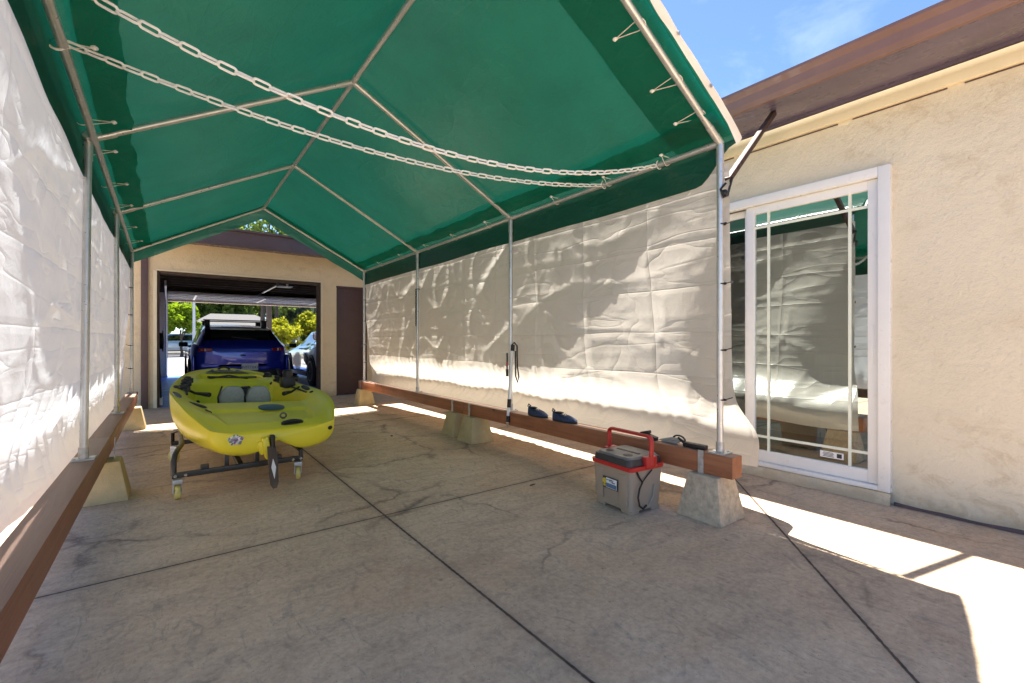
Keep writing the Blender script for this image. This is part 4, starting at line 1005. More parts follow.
# gear tracks, mounts and holders
for v, a, h in ((.31, -.84, .02), (.42, -.84, .025), (.50, -.84, .02), (.60, .84, .03), (.70, .80, .02)):
    c = dk(v, a); b = MB(); b.lathe([(.042, -.004), (.042, .02), (.026, .03), (.020, h), (.032, h + .008), (.032, h + .028), (.012, h + .034)], c, 'Z', 12); b.box((c.x + .02, c.y - .01, c.z + h * .6), (.06, .04, .05), bev=.01)
    b.build('accessory_mount', M['black'], kay)
c = dk(.40, .80, 0); b = MB(); b.box((c.x, c.y, c.z + .05), (.13, .20, .12), bev=.03); b.lathe([(.05, .08), (.05, .17), (.036, .18)], (c.x - .01, c.y - .05, c.z), 'Z', 14); b.ball((c.x + .07, c.y - .07, c.z + .09), .032, seg=10); b.tube([(c.x - .05, c.y, c.z + .1), (c.x - .09, c.y - .06, c.z + .14), (c.x - .10, c.y - .03, c.z + .19)], .012, 7)
b.build('rod_holder', M['black'], kay)
c = dk(.50, .12, .06); b = MB(); b.box((c.x, c.y - .02, c.z + .02), (.20, .14, .11), bev=.02); b.box((c.x + .03, c.y - .03, c.z + .085), (.09, .07, .03), bev=.01); b.build('pedal_drive', M['black'], kay)
for v0, v1, a in ((.25, .50, -.80), (.25, .50, .81)):
    b = MB(); b.tube([dk(lerp(v0, v1, k / 8), a, .006) for k in range(9)], .010, 6); b.build('gear_track', M['black'], kay)
b = MB()
b.tube([dk(.66, -.5, .02), dk(.665, 0, .02), dk(.66, .5, .02)], .010, 6); b.build('bungee', M['black'], kay); b = MB(); b.tube([dk(.785, -.5, .012), dk(.79, 0, .02), dk(.785, .5, .012)], .008, 6); b.build('bungee', M['black'], kay)
# bow hatch: dark trapezoid lid
def bow_hatch(u, v):
    vv = lerp(.80, .93, v); a = lerp(-1, 1, u) * lerp(.62, .60, v); return dk(vv, a, .035 - .02 * abs(lerp(-1, 1, u)) ** 4 - .02 * (1 - v))
b = MB(); b.grid(bow_hatch, 13, 9); b.build('bow_hatch', M['hatch'], kay)
handle(.968, -.5, .5, 0, .010, .03, 'black', 'bow_handle')
# decals, plug, rudder
def stern_pt(u, k, out=0.003):
    p = Vector(hull_pt(u, -k)); return p + Vector((0, -out, 0))
def decal(u0, u1, name, m, rr, out=.004, sq=1.0):
    """round patch wrapped on the transom"""
    b = MB(); ctr = None; V = []
    base = Vector((u0, 0, u1))
    n = 20
    for ring in (0.02, .5, 1.0):
        row = []
        for k in range(n):
            t_ = 2 * math.pi * k / n; wob = 1 + (.14 * math.sin(5 * t_) if ring > .9 and sq != 1 else 0)
            x = base.x + math.cos(t_) * rr * ring * wob * 1.25; z = base.z + math.sin(t_) * rr * ring * wob
            row.append((x, z))
        V.append(row)
    from mathutils.bvhtree import BVHTree
    bvh = decal.bvh; R_ = []
    for row in V:
        rr_ = []
        for x, z in row:
            h = bvh.ray_cast(Vector((x, -1, z)), Vector((0, 1, 0)))
            y = h[0].y if h[0] is not None else base.y
            rr_.append(b.bm.verts.new((x, y - out, z)))
        R_.append(rr_)
    for A, B_ in zip(R_, R_[1:]):
        for k in range(n): b.bm.faces.new((A[k], A[(k + 1) % n], B_[(k + 1) % n], B_[k]))
    b.bm.faces.new(R_[0][::-1]); return b.build(name, m, kay)
from mathutils.bvhtree import BVHTree
bpy.context.view_layer.update()
decal.bvh = BVHTree.FromPolygons([v.co for v in hull.data.vertices], [tuple(p.vertices) for p in hull.data.polygons])
decal(-.225, .375, 'round_logo', M['logo'], .037, sq=1.2)
decal(.425, .385, 'drain_plug', M['black'], .016)
kr = MB(); kr.box((-.035, -.085, .30), (.045, .09, .16), rot=Matrix.Rotation(R(-10), 3, 'Y'), bev=.015); kr.box((-.06, -.05, .30), (.05, .08, .10), rot=Matrix.Rotation(R(-14), 3, 'Y'), bev=.015); rud = kr.build('rudder_housing', M['kayak'], kay)
b = MB(); b.box((.0, -.11, .335), (.030, .06, .11), bev=.006); b.tube([(.0, -.145, .25), (.0, -.145, .375)], .013, 8); b.build('rudder_bracket', M['black'], kay)
RT = Matrix.Translation((-.012, -.145, .33)) @ Matrix.Rotation(R(-24), 4, 'X') @ Matrix.Rotation(R(22), 4, 'Z') @ Matrix.Translation((0, 0, -.33))
b = MB(); b.prism([(-.030, .315), (.030, .315), (.036, .20), (.030, .06), (.014, .022), (-.008, .018), (-.026, .05), (-.032, .20)], -.006, .006, 'Y'); bmesh.ops.transform(b.bm, matrix=RT, verts=b.bm.verts); b.build('rudder_blade', M['rudder'], kay)
b = MB(); b.prism([(0, .225), (.017, .165), (0, .085), (-.017, .165)], -.0085, -.0065, 'Y'); bmesh.ops.transform(b.bm, matrix=RT, verts=b.bm.verts); b.build('rudder_mark', M['white_paint'], kay)

cart = thing('kayak_cart', (0.42, 4.55, 0), 'black tube cart with yellow casters under the yellow-green kayak', 'kayak cart')
CX0, CX1, CYa, CYb, CZ = 0.045, 0.80, 3.82, 5.05, 0.165
b = MB()
def rect_bar(b, p, q, w=.034, h=.036):
    p, q = Vector(p), Vector(q); d = q - p; rot = d.to_track_quat('Y', 'Z').to_matrix(); b.box(p + d / 2, (w, d.length, h), rot=rot, bev=.004)
rect_bar(b, (CX0 - .03, CYa, CZ), (CX1 + .03, CYa, CZ)); rect_bar(b, (CX0 - .03, CYb, CZ), (CX1 + .03, CYb, CZ))
rect_bar(b, (.42, CYa, CZ - .002), (.42, CYb, CZ - .002))
b.tube([(CX0 - .02, CYa, CZ), (CX0 - .02, CYa, CZ + .10), (CX0 - .012, CYa + .03, CZ + .135), (CX0 - .0, CYa + .09, CZ + .15), (CX0 + .03, CYa + .30, CZ + .15), (CX0 + .03, CYb - .1, CZ + .13), (CX0 - .02, CYb - .02, CZ + .10), (CX0 - .02, CYb, CZ)], .017, 10)
b.tube([(CX1 + .02, CYa, CZ), (CX1 + .02, CYa, CZ + .055), (CX1 + .01, CYa + .05, CZ + .07), (CX1, CYa + .3, CZ + .075), (CX1, CYb - .1, CZ + .08), (CX1 + .02, CYb, CZ)], .017, 10)
for x in (.33, .52): rect_bar(b, (x, CYa + .01, CZ + .01), (x, CYa + .01, CZ + .10), .028, .028)
for x in (.20, .66):
    for y in (CYa + .02, CYb - .02): rect_bar(b, (x, y, CZ + .012), (x, y, CZ + .045), .05, .05)
b.build('frame', M['cart'], cart, world=True)
for x in (CX0 - .012, CX0 + .045, CX1 - .04, CX1 + .015):
    b = MB(); b.lathe([(.010, 0), (.010, .006), (.006, .008)], (x, CYa - .026, CZ), 'Y', 8)
    b.build('bolt', M['chrome'], cart, world=True)
for x, y, a in ((CX0, CYa, .1), (CX1, CYa, -.15), (CX0, CYb, .9), (CX1, CYb, .4)):
    c_ = bpy.data.objects.new('caster', None); COL.objects.link(c_); c_.parent = cart; c_.location = Vector((x, y, 0)) - cart.location; c_.rotation_euler = (0, 0, a)
    b = MB(); b.lathe([(.006, -.016), (.045, -.015), (.0505, -.008), (.0505, .008), (.045, .015), (.006, .016)], (0, .012, .0505), 'X', 20); b.build('wheel', M['caster'], c_)
    b = MB(); b.box((0, 0, .125), (.055, .055, .03), bev=.004); b.box((-.024, .008, .085), (.004, .034, .08)); b.box((.024, .008, .085), (.004, .034, .08)); b.tube([(-.028, .012, .0505), (.028, .012, .0505)], .007, 8); b.build('fork', M['zinc'], c_)

# ------------------------------------------------------------------ vehicles
def wheel(par, x, y, r, w, side, rimm):
    c_ = bpy.data.objects.new('wheel', None); COL.objects.link(c_); c_.parent = par; c_.location = (x, y, r)
    s = side
    b = MB(); b.lathe([(r * .66, s * -w / 2), (r * .93, s * -w / 2), (r, s * -w * .38), (r, s * w * .38), (r * .95, s * w / 2), (r * .68, s * w / 2)], (0, 0, 0), 'X', 28); b.build('tyre', M['rubber'], c_)
    b = MB(); b.lathe([(r * .69, s * w * .40), (r * .70, s * w * .505), (r * .64, s * w * .505), (r * .60, s * w * .40)], (0, 0, 0), 'X', 28)
    for k in range(10):
        t_ = 2 * math.pi * k / 10; rot = Matrix.Rotation(t_, 3, 'X'); b.box(rot @ Vector((s * w * .44, 0, r * .36)), (.02, .035, r * .58), rot=rot)
    b.lathe([(r * .14, s * w * .42), (r * .14, s * w * .5)], (0, 0, 0), 'X', 12); b.build('rim', rimm, c_)
    b = MB(); b.lathe([(r * .64, s * w * .25), (r * .64, s * w * .28)], (0, 0, 0), 'X', 20); b.build('brake', M['black'], c_)
def vehicle(name, loc, rz, label, prof, hwm, m, rimm, wb, r, glass_rng, cat='car'):
    """prof: dict of curves over y (rear negative): belt, roof, bot, hw (share), tum (roof share)"""
    t = thing(name, loc, label, cat, rz)
    Lr, Lf = prof['len']
    NUu = 56
    def sec(y, u):
        belt = curve1(prof['belt'], y); roof = max(belt + .004, curve1(prof['roof'], y)); bot = curve1(prof['bot'], y); hw = hwm * curve1(prof['hw'], y); tum = curve1(prof['tum'], y)
        f = min(1, (roof - belt) / .3)
        half = [(0, bot), (hw * .80, bot), (hw * .95, bot + .05), (hw * .99, bot + .22), (hw, (bot + belt) * .52), (hw * .985, belt - .10), (hw * .955, belt - .015), (lerp(hw * .93, hw * .90, f), belt + .0 + .004),
                (lerp(hw * .85, hw * lerp(.90, tum, .5), f), lerp(belt, roof, .5)), (lerp(hw * .74, hw * tum, f), roof - .05 * f), (lerp(hw * .60, hw * tum * .86, f), roof - .008 * f), (0, roof + .012)]
        n = len(half) - 1; q = abs(u) * n; i = min(n - 1, int(q)); q -= i
        p0, p1, p2, p3 = half[max(0, i - 1)], half[i], half[i + 1], half[min(n, i + 2)]
        def cr(a, b_, c_, d_): return 0.5 * ((2 * b_) + (c_ - a) * q + (2 * a - 5 * b_ + 4 * c_ - d_) * q * q + (3 * b_ - a - 3 * c_ + d_) * q ** 3)
        x = cr(p0[0], p1[0], p2[0], p3[0]); z = cr(p0[1], p1[1], p2[1], p3[1])
        return Vector((math.copysign(x, u) if u else x, y, z))
    b = MB()
    ys = [lerp(Lr, Lf, k / 90) for k in range(91)]
    rows = []
    def row(y, s=1.0, dy=0):
        cz = curve1(prof['belt'], y) * .6
        return [b.bm.verts.new(Vector(((p := sec(y, -1 + 2 * (k + .5) / (2 * NUu)))).to_tuple()) * Vector((1, 1, 1)).x if s == 1 else Vector((p.x * s, p.y + dy, cz + (p.z - cz) * s))) for k in range(2 * NUu)] if s == 1 else \
               [b.bm.verts.new((lambda p: (p.x * s, p.y + dy, cz + (p.z - cz) * s))(sec(y, -1 + 2 * (k + .5) / (2 * NUu)))) for k in range(2 * NUu)]
    rows.append(row(Lr, .55, -.075)); rows.append(row(Lr, .80, -.062)); rows.append(row(Lr, .93, -.035))
    for y in ys: rows.append(row(y))
    rows.append(row(Lf, .93, .04)); rows.append(row(Lf, .75, .075)); rows.append(row(Lf, .4, .095))
    for A, B_ in zip(rows, rows[1:]):
        n = len(A)
        for k in range(n): b.bm.faces.new((A[k], A[(k + 1) % n], B_[(k + 1) % n], B_[k]))
    b.bm.faces.new(rows[0][::-1]); b.bm.faces.new(rows[-1])
    bo = b.build('body', m, t)
    def patch(name, ya, yb, ua, ub, m_, off=.006, n1=14, n2=10, par=None, slant=0):
        def f(i, j):
            u = lerp(ua, ub, i); y = lerp(ya, yb, j) + slant * i
            p = sec(y, u); e = .01
            tu = sec(y, u + e) - sec(y, u - e); ty = sec(y + .01, u) - sec(y - .01, u); nn = tu.cross(ty)
            if nn.length < 1e-9: nn = Vector((0, 0, 1))
            nn.normalize()
            if nn.dot(p - Vector((0, y, curve1(prof['belt'], y) * .7))) < 0: nn = -nn
            return p + nn * off
        b = MB(); b.grid(f, n1, n2); return b.build(name, m_, par or t)
    for nm, ya, yb, slant in glass_rng['side']:
        for s in (-1, 1): patch('side_window', ya, yb, s * .665, s * .79, M['car_glass'], slant=slant)
    for nm, ya, yb, hu in glass_rng['end']:
        patch(nm, ya, yb, -1 + .0, 1 - 1e-6, M['car_glass']) if False else None
        b = MB()
        def f(i, j):
            k = lerp(-1, 1, i); u = math.copysign(1 - (1 - hu) * abs(k), k) if abs(k) > 1e-6 else 1.0
            p = sec(lerp(ya, yb, j), u); d_ = -1 if yb < ya else 1
            return p + Vector((0, (-.008 if ya < 0 else .008), .008))
        b.grid(f, 15, 9); b.build(nm, M['car_glass'], t)
    for y in (-wb / 2, wb / 2):
        for s in (-1, 1):
            xx = sec(y, s * .36).x
            b = MB(); b.lathe([(.01, -s * .05), (r * 1.13, -s * .05), (r * 1.13, s * .012), (r * 1.09, s * .014), (.01, s * .010)], (xx, y, r + .015), 'X', 30); b.build('wheel_arch', M['black'], t)
            wheel(t, xx - s * .075, y, r, .21, s, rimm)
    return t, sec
# blue crossover in the garage, tail towards the kayak
suv_prof = dict(len=(-2.28, 2.28), belt=[(-2.28, 1.03), (-1.9, 1.08), (-.8, 1.05), (.6, 1.0), (1.1, .98), (1.8, .90), (2.28, .72)],
    roof=[(-2.28, 1.04), (-2.12, 1.16), (-1.80, 1.36), (-1.30, 1.50), (-.3, 1.56), (.3, 1.53), (.75, 1.35), (1.15, 1.04), (1.3, .98), (1.8, .90), (2.28, .72)],
    bot=[(-2.28, .34), (-1.9, .22), (0, .18), (1.9, .2), (2.28, .3)], hw=[(-2.28, .90), (-2.1, .955), (-1.6, 1.0), (1.4, 1.0), (1.9, .95), (2.28, .82)], tum=[(-2.28, .78), (-1.5, .72), (0, .72), (1.2, .76), (2.28, .7)])
suv, ssec = vehicle('parked_car', (1.33, 14.15, 0), 0, 'dark blue crossover parked tail-first in the garage behind the kayak', suv_prof, .955, M['car_blue'], M['rim'], 2.85, .36,
    dict(side=(('s', -1.55, .75, .10),), end=(('rear_window', -2.14, -1.62, .80), ('windscreen', 1.08, .45, .82))))
suv.scale = (1, 1, .955)
# rear fittings (tail faces -Y in its frame)
yb = -2.345
def rear_box(name, m, c, d, bev=.008, rot=None, par=suv):
    b = MB(); b.box(c, d, bev=bev, rot=rot); return b.build(name, m, par)
for s in (-1, 1):
    lampo = rear_box('tail_lamp', M['lamp_red'], (s * .70, yb + .045, .93), (.26, .09, .085), .02, Matrix.Rotation(s * R(12), 3, 'Z'))
    for k in range(3): rear_box('lamp_bar', M['lamp_white'] if k == 1 else M['lamp_red'], (s * (.64 + k * .065), yb - .004 + k * .012, .93), (.03, .02, .06), .004, None, lampo)
    rear_box('reflector', M['lamp_red'], (s * .76, yb + .05, .42), (.05, .03, .16), .006)
    b = MB(); b.box((s * 1.03, .62, 1.045), (.20, .12, .13), bev=.035); mi = b.build('mirror', M['black'], suv)
    b = MB(); b.box((s * .93, .64, 1.0), (.10, .05, .04), bev=.01); b.build('mirror_arm', M['black'], mi)
    b = MB(); b.box((s * .905, -2.12, .55), (.05, .25, .5), bev=.02, rot=Matrix.Rotation(s * R(9), 3, 'Z')); b.build('bumper_corner', M['car_blue'], suv)
rear_box('bumper', M['black'], (0, yb + .05, .38), (1.52, .12, .17), .04)
rear_box('bumper', M['car_blue'], (0, yb + .055, .56), (1.62, .13, .15), .05)
rear_box('tailgate_line', M['black'], (0, yb + .006, .675), (1.3, .012, .012), .002)
pl = rear_box('number_plate', M['white_paint'], (.13, yb - .022, .52), (.33, .012, .165), .004)
text_part('8VMT042', 0.085, M['sticker_blue'], pl, Matrix.Translation((.13, yb - .031, .51)) @ Matrix.Rotation(R(90), 4, 'X'), 'lettering')
rear_box('spoiler', M['car_roof'], (0, -1.86, 1.405), (1.18, .22, .035), .012, Matrix.Rotation(R(-8), 3, 'X'))
rear_box('rear_wiper', M['black'], (.05, -2.12, 1.20), (.5, .02, .02), .004, Matrix.Rotation(R(6), 3, 'Y'))
rear_box('badge', M['chrome'], (0, yb - .004, .80), (.12, .012, .05), .01)
for yy in (-1.05, -.1):
    rack = rear_box('roof_bar', M['rim_dark'], (0, yy, 1.665), (1.36, .07, .028), .01)
    for s in (-1, 1): rear_box('rack_foot', M['black'], (s * .60, yy, 1.585), (.11, .12, .15), .02, None, rack)

cpe = dict(len=(-2.15, 2.25), belt=[(-2.15, .92), (-1.5, .98), (-.5, .93), (.6, .90), (1.2, .86), (1.9, .78), (2.25, .60)],
    roof=[(-2.15, .93), (-1.9, 1.0), (-1.3, 1.12), (-.4, 1.32), (.2, 1.33), (.7, 1.15), (1.15, .90), (1.5, .84), (1.9, .78), (2.25, .60)],
    bot=[(-2.15, .28), (-1.7, .18), (0, .14), (1.9, .16), (2.25, .22)], hw=[(-2.15, .88), (-1.7, .98), (-1.3, 1.0), (0, .95), (1.4, .98), (1.9, .93), (2.25, .78)], tum=[(-2.15, .72), (0, .68), (2.25, .68)])
spc, _s = vehicle('sports_car', (3.74, 13.2, 0), 0, 'white low sports coupe parked in the garage right of the blue car', cpe, .96, M['car_white'], M['rim_dark'], 2.66, .345,
    dict(side=(('s', -1.05, .55, .15),), end=(('rear_window', -1.75, -.75, .82), ('windscreen', 1.02, .35, .82))))
b = MB(); b.box((-1.0, .55, .96), (.18, .12, .11), bev=.03); b.build('mirror', M['black'], spc)
b = MB(); b.box((-.952, .10, .24), (.03, 1.9, .09), bev=.01); b.build('side_skirt', M['black'], spc)
b = MB(); b.box((-.955, -.78, .62), (.03, .36, .22), rot=Matrix.Rotation(R(20), 3, 'X'), bev=.02); b.build('side_intake', M['black'], spc)
b = MB(); b.box((0, -2.1, .98), (1.7, .25, .03), bev=.01); b.tube([(-.6, -2.08, .9), (-.6, -2.1, .98)], .02, 6); b.tube([(.6, -2.08, .9), (.6, -2.1, .98)], .02, 6); b.build('spoiler', M['black'], spc)

pk = dict(len=(-2.4, 2.4), belt=[(-2.4, 1.05), (-1, 1.08), (.6, 1.05), (1.2, 1.02), (2.1, .95), (2.4, .8)],
    roof=[(-2.4, 1.06), (-2.2, 1.45), (-1.9, 1.68), (-.5, 1.74), (.3, 1.70), (.8, 1.4), (1.2, 1.06), (1.5, 1.02), (2.1, .95), (2.4, .8)],
    bot=[(-2.4, .4), (0, .28), (2.4, .4)], hw=[(-2.4, .92), (-1.8, 1.0), (1.5, 1.0), (2.4, .85)], tum=[(-2.4, .8), (2.4, .76)])
far1, _s = vehicle('parked_suv', (0.25, 46.6, -.02), R(90), 'silver-blue wagon parked on the street beyond the garage', pk, .95, M['car_silver'], M['rim'], 2.8, .36,
    dict(side=(('s', -1.9, .7, .15),), end=(('rear_window', -2.3, -1.95, .8), ('windscreen', 1.12, .5, .82))))

# ------------------------------------------------------------------ trees and the far side of the street
def tree(name, loc, crowns, leaf, label, cat='tree', trunk=None, nleaf=2600, ls=.14, group=None):
    t = thing(name, loc, label, cat, 0, group)
    rnd = random.Random(hash(label) % 9973 if False else sum(map(ord, label)))
    if trunk:
        r0, h = trunk; b = MB()
        p0 = Vector((0, 0, -.05)); top = Vector((rnd.uniform(-.2, .2), rnd.uniform(-.2, .2), h))
        pts = [p0.lerp(top, k / 6) + Vector((rnd.uniform(-.04, .04), rnd.uniform(-.04, .04), 0)) * (k > 0) for k in range(7)]
        b.tube(pts, [r0 * (1.25 if k == 0 else 1 - .09 * k) for k in range(7)], 9)
        for (cx, cy, cz, rx, rz) in crowns:
            q = pts[4 if cz > h else 3]
            e = Vector((cx, cy, cz)); m_ = q.lerp(e, .5) + Vector((rnd.uniform(-.2, .2), rnd.uniform(-.2, .2), .1)); b.tube([q, m_, e], [r0 * .5, r0 * .32, r0 * .12], 7)
        b.build('trunk', M['bark'], t)
    b = MB(); bm_ = b.bm
    tot = sum(rx * rx * rz for *_, rx, rz in crowns)
    for (cx, cy, cz, rx, rz) in crowns:
        n = int(nleaf * rx * rx * rz / tot)
        nc = max(6, n // 45)
        cl = []
        for _ in range(nc):
            d = Vector((rnd.gauss(0, 1), rnd.gauss(0, 1), rnd.gauss(0, 1))).normalized() * (rnd.random() ** .45)
            cl.append((Vector((cx + d.x * rx, cy + d.y * rx, cz + d.z * rz)), rnd.uniform(.16, .34) * rx))
        for _ in range(n):
            c, s = rnd.choice(cl); p = c + Vector((rnd.gauss(0, .5), rnd.gauss(0, .5), rnd.gauss(0, .42))) * s
            nn = Vector((rnd.gauss(0, 1), rnd.gauss(0, 1), rnd.gauss(.4, 1))).normalized(); a = nn.orthogonal().normalized(); bb = nn.cross(a)
            w = ls * rnd.uniform(.6, 1.3); l_ = w * rnd.uniform(1.2, 2.0)
            bm_.faces.new([bm_.verts.new(p + a * w * x + bb * l_ * y) for x, y in ((0, -.5), (.5, 0), (0, .5), (-.5, 0))])
    b.build('crown', leaf, t, smooth=False, recalc=False)
    return t
tree('street_tree', (0.75, 41.5, 0), [(0, 0, 3.0, 1.15, 1.0), (-.5, .2, 2.6, .8, .7), (.5, -.2, 2.5, .8, .7)], M['leaf_bright'], 'small bright green round tree left of the lamp post across the driveway', trunk=(.10, 1.9), nleaf=3600, ls=.17)
tree('eucalyptus', (3.7, 24.0, 0), [(-.3, 0, 6.6, 1.9, 1.5), (.9, .4, 6.2, 1.7, 1.4), (-1.6, .2, 6.2, 1.4, 1.2), (2.0, 0, 5.9, 1.3, 1.1), (.2, 0, 7.8, 1.3, 1.0)], M['leaf_mid'], 'tall thin-trunked tree showing above the garage roof', trunk=(.16, 5.4), nleaf=3600, ls=.14)
tree('eucalyptus', (7.6, 52.5, 0), [(0, 0, 8.0, 2.3, 2.0), (1.0, 0, 7.0, 1.6, 1.5)], M['leaf_mid'], 'brown trunked tree standing across the street above the blue car', trunk=(.3, 6.5), nleaf=2500, ls=.3)
tree('eucalyptus', (9.0, 53.5, 0), [(0, 0, 8.0, 2.3, 2.0), (1.0, 0, 7.0, 1.6, 1.5)], M['leaf_mid'], 'brown trunked tree across the street, nearest the pale house', trunk=(.26, 6.5), nleaf=2500, ls=.3)
tree('shrub', (4.75, 26.5, 0), [(0, 0, 1.75, .75, .75), (.45, .2, 1.2, .7, .7), (-.3, -.1, 1.0, .6, .7), (.6, 0, .6, .6, .6)], M['leaf_yellow'], 'yellow-green shrub beside the driveway right of the blue car', 'shrub', trunk=(.05, .8), nleaf=3400, ls=.11)
tree('shrub', (11.6, 50.5, 0), [(0, 0, 2.9, 1.5, 1.1), (-1.4, 0, 2.3, 1.2, 1.0), (1.2, .2, 2.5, 1.0, 1.0)], M['leaf_yellow'], 'olive yellow bushy tree in front of the white-roofed house', 'shrub', trunk=(.12, 1.6), nleaf=3200, ls=.22)
for i, (x, y, s, lf, lab) in enumerate(((-0.5, 72, 1.6, 'leaf_mid', 'dark green tree far behind the small bright tree'), (4.4, 74, 1.5, 'leaf_mid', 'wide green tree behind the grey-roofed house, left of the trunks'), (8.6, 76, 1.7, 'leaf_mid', 'green tree behind the grey-roofed house, above the car roof'), (14.0, 80, 1.7, 'leaf_far', 'pale hazy tree far behind, left of the white-roofed house'), (20.5, 95, 1.7, 'leaf_far', 'blue-grey distant tree above the white-roofed house'), (26, 92, 1.6, 'leaf_far', 'blue-grey distant tree right of the white-roofed house'))):
    tree('broadleaf_tree', (x, y, 0), [(0, 0, 4.6 * s, 2.4 * s, 1.7 * s), (-1.8 * s, .3, 4.0 * s, 1.8 * s, 1.4 * s), (1.9 * s, -.3, 4.1 * s, 1.9 * s, 1.4 * s), (0, .3, 2.6 * s, 2.4 * s, 1.4 * s)], M[lf], lab, trunk=(.22, 3.0), nleaf=4500, ls=.42, group='trees far beyond the street')
lp_ = thing('lamp_post', (1.42, 39.5, 0), 'pale grey lamp post on the street beyond the garage', 'lamp post')
b = MB(); b.tube([(0, 0, -.02), (0, 0, 6.4)], [.10, .07], 10); b.build('pole', M['post_grey'], lp_); b = MB(); b.tube([(0, 0, 6.35), (0, .5, 6.6), (0, 1.4, 6.7)], .04, 8); b.build('arm', M['post_grey'], lp_); b = MB(); b.box((0, 1.6, 6.68), (.22, .55, .12), bev=.04); b.build('lamp_head', M['post_grey'], lp_)
def far_house(name, x, y, w, d, h, hr, label, roofm, wallm, over=.6):
    t = thing(name, (x, y, 0), label, 'house')
    b = MB(); b.box((0, 0, h / 2), (w, d, h)); b.build('wall', wallm, t, smooth=False)
    b = MB()
    A = [(-w / 2 - over, -d / 2 - over, h - .05), (w / 2 + over, -d / 2 - over, h - .05), (w / 2 + over, d / 2 + over, h - .05), (-w / 2 - over, d / 2 + over, h - .05)]
    rdg = [(-w / 2 + d * .25, 0, h + hr), (w / 2 - d * .25, 0, h + hr)]
    V = [b.bm.verts.new(p) for p in A + rdg]
    for q in ((0, 1, 5, 4), (1, 2, 5), (2, 3, 4, 5), (3, 0, 4), (3, 2, 1, 0)): b.bm.faces.new([V[i] for i in q])
    b.build('roof', roofm, t, smooth=False)
    for k in (-.28, .25):
        b = MB(); b.box((w * k, -d / 2 - .02, h * .55), (1.4, .08, 1.0)); wf = b.build('window', M['white_vinyl'], t, smooth=False)
        b = MB(); b.box((w * k, -d / 2 - .05, h * .55), (1.2, .06, .84)); b.build('pane', M['car_glass'], wf, smooth=False)
    b = MB(); b.box((0.02 * w, -d / 2 - .02, h * .4), (.95, .07, h * .78)); b.build('door', M['brown_door'], t, smooth=False)
    b = MB(); b.box((0, -d / 2 - over - .03, h - .06), (w + 2 * over, .05, .2)); b.build('fascia', M['white_vinyl'], t, smooth=False)
    return t
far_house('bungalow', 6.0, 62.0, 8.0, 7.0, 2.75, 1.5, 'grey-roofed bungalow across the street behind the blue car roof', M['roof_grey'], M['house_wall'])
far_house('bungalow', 17.6, 60.0, 9.0, 7.0, 2.5, 1.6, 'pale white-roofed bungalow across the street on the right', M['roof_white'], M['house_wall'])
def hedge(x, y, w, d, h, label):
    t = thing('hedge', (x, y, 0), label, 'hedge'); rnd = random.Random(5); b = MB()
    for _ in range(3800):
        p = Vector((rnd.uniform(-w / 2, w / 2), rnd.uniform(-d / 2, d / 2), rnd.uniform(0, h))); ax = rnd.randrange(3)
        if ax == 1: p.y = -d / 2 + rnd.gauss(0, .05)
        elif ax == 2: p.z = h + rnd.gauss(0, .05)
        nn = Vector((rnd.gauss(0, 1), rnd.gauss(-.4, 1), rnd.gauss(.5, 1))).normalized(); a = nn.orthogonal().normalized(); c = nn.cross(a); w_ = .1
        b.bm.faces.new([b.bm.verts.new(p + a * w_ * i + c * w_ * 1.5 * j) for i, j in ((0, -1), (1, 0), (0, 1), (-1, 0))])
    b.build('foliage', M['leaf_dark'], t, smooth=False, recalc=False); b = MB(); b.box((0, 0, h * .47), (w * .96, d * .86, h * .94)); b.build('core', M['leaf_dark'], t, smooth=False)
hedge(13.3, 53.6, 3.6, 1.0, 2.2, 'clipped dark green hedge in front of the white-roofed house')
t = thing('utility_cabinet', (9.95, 52.2, 0.05), 'pale utility cabinet left of the dark green hedge', 'cabinet')
b = MB(); b.box((0, 0, 1.0), (1.35, .8, 1.9), bev=.03); b.build('body', M['roof_white'], t); b = MB(); b.box((0, 0, 2.0), (1.45, .9, .1), bev=.02); b.build('lid', M['roof_white'], t); b = MB(); b.box((.02, -.41, 1.0), (.04, .03, 1.6)); b.box((.2, -.42, 1.0), (.05, .04, .2)); b.build('door_seam', M['rim_dark'], t)

# a few dead leaves on the slab
for i, (x, y, s, lab) in enumerate(((2.15, 2.6, .9, 'dark dead leaf on the slab left of the cooler'), (2.0, 4.9, 1.2, 'curled dead leaves on the slab near the pair of blocks'))):
    b = MB(); b.grid(lambda u, v: (lerp(-.03, .03, u) * s, (lerp(-.012, .012, v)) * s * math.sin(math.pi * (u * .9 + .05)), .004 + .010 * abs(v - .5) + .008 * abs(u - .5)), 8, 5)
    o = b.build('dead_leaf', M['bark'], loc=(x, y, 0)); o.rotation_euler = (0, 0, i * 1.3); tag(o, lab, 'leaf', 'dead leaves on the slab')

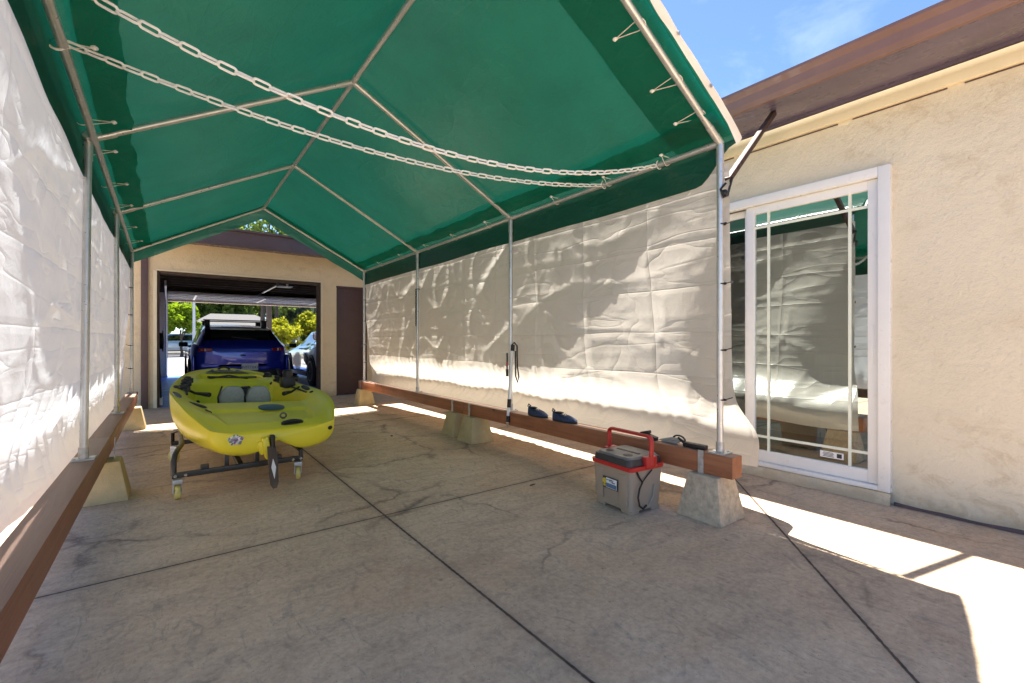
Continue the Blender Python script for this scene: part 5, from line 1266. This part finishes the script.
# ------------------------------------------------------------------ camera, light, world
cam = bpy.data.cameras.new('camera'); cam.lens = 16.0; cam.sensor_width = 36; cam.clip_start = .05; cam.clip_end = 3000
co = bpy.data.objects.new('camera', cam); COL.objects.link(co)
co.location = (0, 0, 1.07); co.rotation_euler = (R(90), 0, -math.atan2(343, 455.1)); sc.camera = co
SUN_EL = math.asin(Vector((0.010, 0.41, 1.0)).normalized().z)
sun = bpy.data.lights.new('sun', 'SUN'); sun.energy = 4.5; sun.angle = R(.53); sun.color = (1, .955, .88)
so = bpy.data.objects.new('sun', sun); COL.objects.link(so)
sdir = Vector((0.010, 0.41, 1.0)).normalized()        # towards the sun
so.rotation_euler = sdir.to_track_quat('Z', 'Y').to_euler(); so.location = (0, 20, 40)
w = bpy.data.worlds.new('World'); sc.world = w; w.use_nodes = True
nt = w.node_tree; nt.nodes.clear()
wo = N(nt, 'ShaderNodeOutputWorld'); bg = N(nt, 'ShaderNodeBackground', Strength=0.070)
sky = nt.nodes.new('ShaderNodeTexSky'); sky.sky_type = 'NISHITA'; sky.sun_disc = False; sky.sun_elevation = SUN_EL; sky.sun_rotation = math.atan2(0.010, 0.41)
sky.air_density = 0.8; sky.dust_density = 0.2; sky.ozone_density = 6.0
tc = N(nt, 'ShaderNodeTexCoord'); mp = N(nt, 'ShaderNodeMapping'); mp.inputs['Scale'].default_value = (1.0, 3.5, 7.0); nt.links.new(tc.outputs['Generated'], mp.inputs[0])
cl = nz(nt, mp.outputs[0], 1.9, 9, .6, .25)
cf = ramp(nt, cl, [(.56, 0.0), (.85, .14)])
nt.links.new(mixc(nt, cf, sky.outputs[0], (7.5, 7.9, 8.4)), bg.inputs[0]); nt.links.new(bg.outputs[0], wo.inputs[0])
vs_ = sc.view_settings; vs_.view_transform = 'Standard'; vs_.look = 'None'; vs_.gamma = 1; vs_.exposure = 2.15; vs_.use_curve_mapping = False
sc.render.engine = 'CYCLES'
cy = sc.cycles; cy.max_bounces = 10; cy.diffuse_bounces = 6; cy.glossy_bounces = 5; cy.transmission_bounces = 8; cy.transparent_max_bounces = 12; cy.use_denoising = True
try: cy.denoiser = 'OPENIMAGEDENOISE'
except Exception: pass
cy.sample_clamp_indirect = 8
